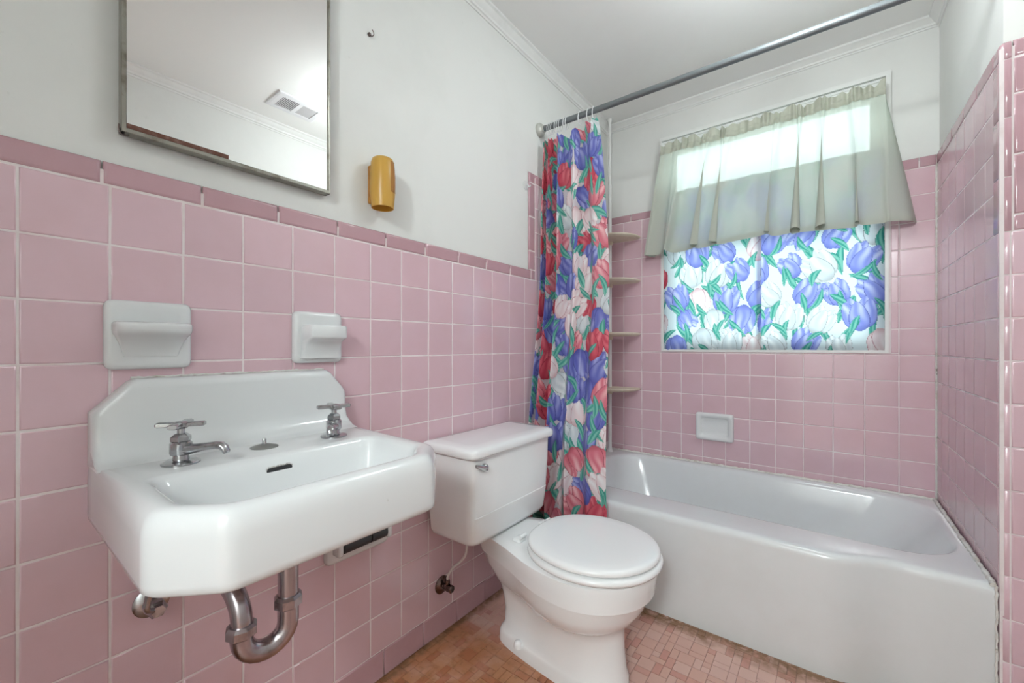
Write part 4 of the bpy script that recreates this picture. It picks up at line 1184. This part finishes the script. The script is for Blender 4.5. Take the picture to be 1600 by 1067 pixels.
def lid_ring(z, ins): return [(x_ * 0.985 + 0.0035, YC + (y_ - YC) * 0.965, zz) for x_, y_, zz in seat_ring(z, ins)]
loft('lid', [lid_ring(0.3885, 0.012), lid_ring(0.390, 0.006), lid_ring(0.394, 0.0015), lid_ring(0.399, 0.0), lid_ring(0.404, 0.002), lid_ring(0.4075, 0.007), lid_ring(0.4095, 0.016), lid_ring(0.411, 0.045), lid_ring(0.412, 0.10)], M_SEAT, toi, 60)
for dy in (-0.072, 0.072):
    hb = box('hinge', (0.262, YC + dy - 0.018, 0.3665), (0.292, YC + dy + 0.018, 0.379), M_SEAT, toi, 0.004, 2)
    tube('hinge_pin', [(0.290, YC + dy - 0.014, 0.386), (0.290, YC + dy + 0.014, 0.386)], 0.0065, M_SEAT, hb, 12)
lathe('bolt_cap', (0.275, YC - 0.078, 0.030), (0, 0, 1), [(0, 0.0135), (0.012, 0.0130), (0.018, 0.010), (0.021, 0.004)], M_SEAT, toi, 18)
lathe('bolt_cap', (0.275, YC + 0.078, 0.030), (0, 0, 1), [(0, 0.0135), (0.012, 0.0130), (0.018, 0.010), (0.021, 0.004)], M_SEAT, toi, 18)
lathe('tank_gasket', (0.14, YC, 0.362), (0, 0, 1), [(0, 0.045), (0.010, 0.045)], M_DARK, toi, 20)

# toilet water supply
ws = tag(empty('water_supply', (0.0, 0.934, 0.165)), 'tarnished stop valve with thin supply tube rising to the toilet tank', 'valve')
lathe('wall_plate', (0.0005, 0.934, 0.167), (1, 0, 0), [(0, 0.030), (0.003, 0.030), (0.009, 0.021), (0.012, 0.012)], M_DARKMETAL, ws, 24)
lathe('valve_body', (0.010, 0.934, 0.167), (1, 0, 0), [(0, 0.009), (0.018, 0.009), (0.020, 0.0125), (0.040, 0.0125), (0.043, 0.009)], M_DARKMETAL, ws, 12)
lathe('valve_nut', (0.030, 0.934, 0.176), (0, 0, 1), [(0, 0.007), (0.003, 0.0085), (0.016, 0.0085), (0.019, 0.006)], M_DARKMETAL, ws, 6, 20)
tube('supply_tube', smooth_path([(0.030, 0.934, 0.192), (0.031, 0.935, 0.206), (0.042, 0.945, 0.232), (0.068, 0.958, 0.258), (0.085, 0.965, 0.285), (0.090, 0.966, 0.330), (0.090, 0.966, 0.352)], 6), 0.0042, M_HOSE, ws, 10)
lathe('tank_nut', (0.090, 0.966, 0.3475), (0, 0, 1), [(0, 0.013), (0.010, 0.013), (0.018, 0.016)], M_SEAT, ws, 10, 25)

# ------------------------------------------------------------------ ceiling vent (seen in the mirror)
vt = tag(empty('ceiling_vent', (1.30, 1.05, H - 0.012)), 'white louvred ceiling vent seen in the mirror', 'vent')
VX0, VX1, VY0, VY1 = 1.235, 1.415, 0.925, 1.180
vz = H - 0.0004
def vring(ins, z): return [(VX0 + ins, VY0 + ins, z), (VX1 - ins, VY0 + ins, z), (VX1 - ins, VY1 - ins, z), (VX0 + ins, VY1 - ins, z)]
loft('vent_frame', [vring(0, vz), vring(0.002, vz - 0.007), vring(0.012, vz - 0.009), vring(0.034, vz - 0.009), vring(0.035, vz - 0.003), vring(0.040, vz - 0.001)], M_VENT, vt, None)
box('vent_bar', (VX0 + 0.035, (VY0 + VY1) / 2 - 0.010, vz - 0.0095), (VX1 - 0.035, (VY0 + VY1) / 2 + 0.010, vz - 0.001), M_VENT, vt)
box('vent_back', (VX0 + 0.037, VY0 + 0.037, vz - 0.0022), (VX1 - 0.037, VY1 - 0.037, vz - 0.0012), mat('vent_shadow_grey', (0.30, 0.30, 0.32, 1), 0.7), vt)
for h0, h1, ang in ((VY0 + 0.037, (VY0 + VY1) / 2 - 0.011, 0.5), ((VY0 + VY1) / 2 + 0.011, VY1 - 0.037, -0.5)):
    n_ = 9
    for k in range(n_):
        yq = h0 + (h1 - h0) * (k + 0.5) / n_
        loft('louvre', [[(x_, yq + a * math.cos(ang) - b * math.sin(ang), vz - 0.0062 + a * math.sin(ang) + b * math.cos(ang)) for a, b in ((-0.0034, -0.0005), (0.0034, -0.0005), (0.0034, 0.0005), (-0.0034, 0.0005))] for x_ in (VX0 + 0.0352, VX1 - 0.0352)], M_VENT, vt, None)

# ------------------------------------------------------------------ added fill lamps
def opal(r, watts):  # emission for the added fill globes
    m = bpy.data.materials.new('opal_fill_glow'); m.use_nodes = True
    nt = m.node_tree; em = nt.nodes.new('ShaderNodeEmission')
    em.inputs['Color'].default_value = FILL_COLOR
    em.inputs['Strength'].default_value = watts / (math.pi * 4 * math.pi * r * r)
    nt.links.new(em.outputs[0], nt.nodes['Material Output'].inputs['Surface'])
    return m
def fill_globe(name, loc, watts, label, r=0.10, drop=0.09):
    g = tag(empty(name, loc), label, 'lamp')
    x, y, z = loc
    lathe('base_plate', (x, y, z - 0.0005), (0, 0, -1), [(0, 0.060), (0.014, 0.060), (0.022, 0.045), (0.026, 0.020)], M_TRIMW, g, 28)
    lathe('stem', (x, y, z - 0.02), (0, 0, -1), [(0, 0.012), (drop - 0.010, 0.012), (drop - 0.006, 0.032), (drop + 0.006, 0.034)], M_TRIMW, g, 20)
    prof = [(drop + 0.020 + r * (1 - math.cos(q)), max(0.002, r * math.sin(q))) for q in [math.radians(a_) for a_ in (14, 35, 60, 90, 120, 150, 179)]]
    lathe('shade', (x, y, z), (0, 0, -1), prof, opal(r, watts), g, 16)
    return g
fill_globe('ceiling_fill_lamp', (1.00, 1.30, H), CEILING_FILL_W, 'added opal globe fill light on the bathroom ceiling above the toilet')  # unseen globe, put in to brighten walls, toilet and ceiling
fill_globe('hall_fill_lamp', (1.30, -1.45, H), HALL_FILL_W, 'added opal globe fill light on the hall ceiling beyond the doorway', 0.16, 0.12)  # unseen globe, put in for frontal fill through the doorway
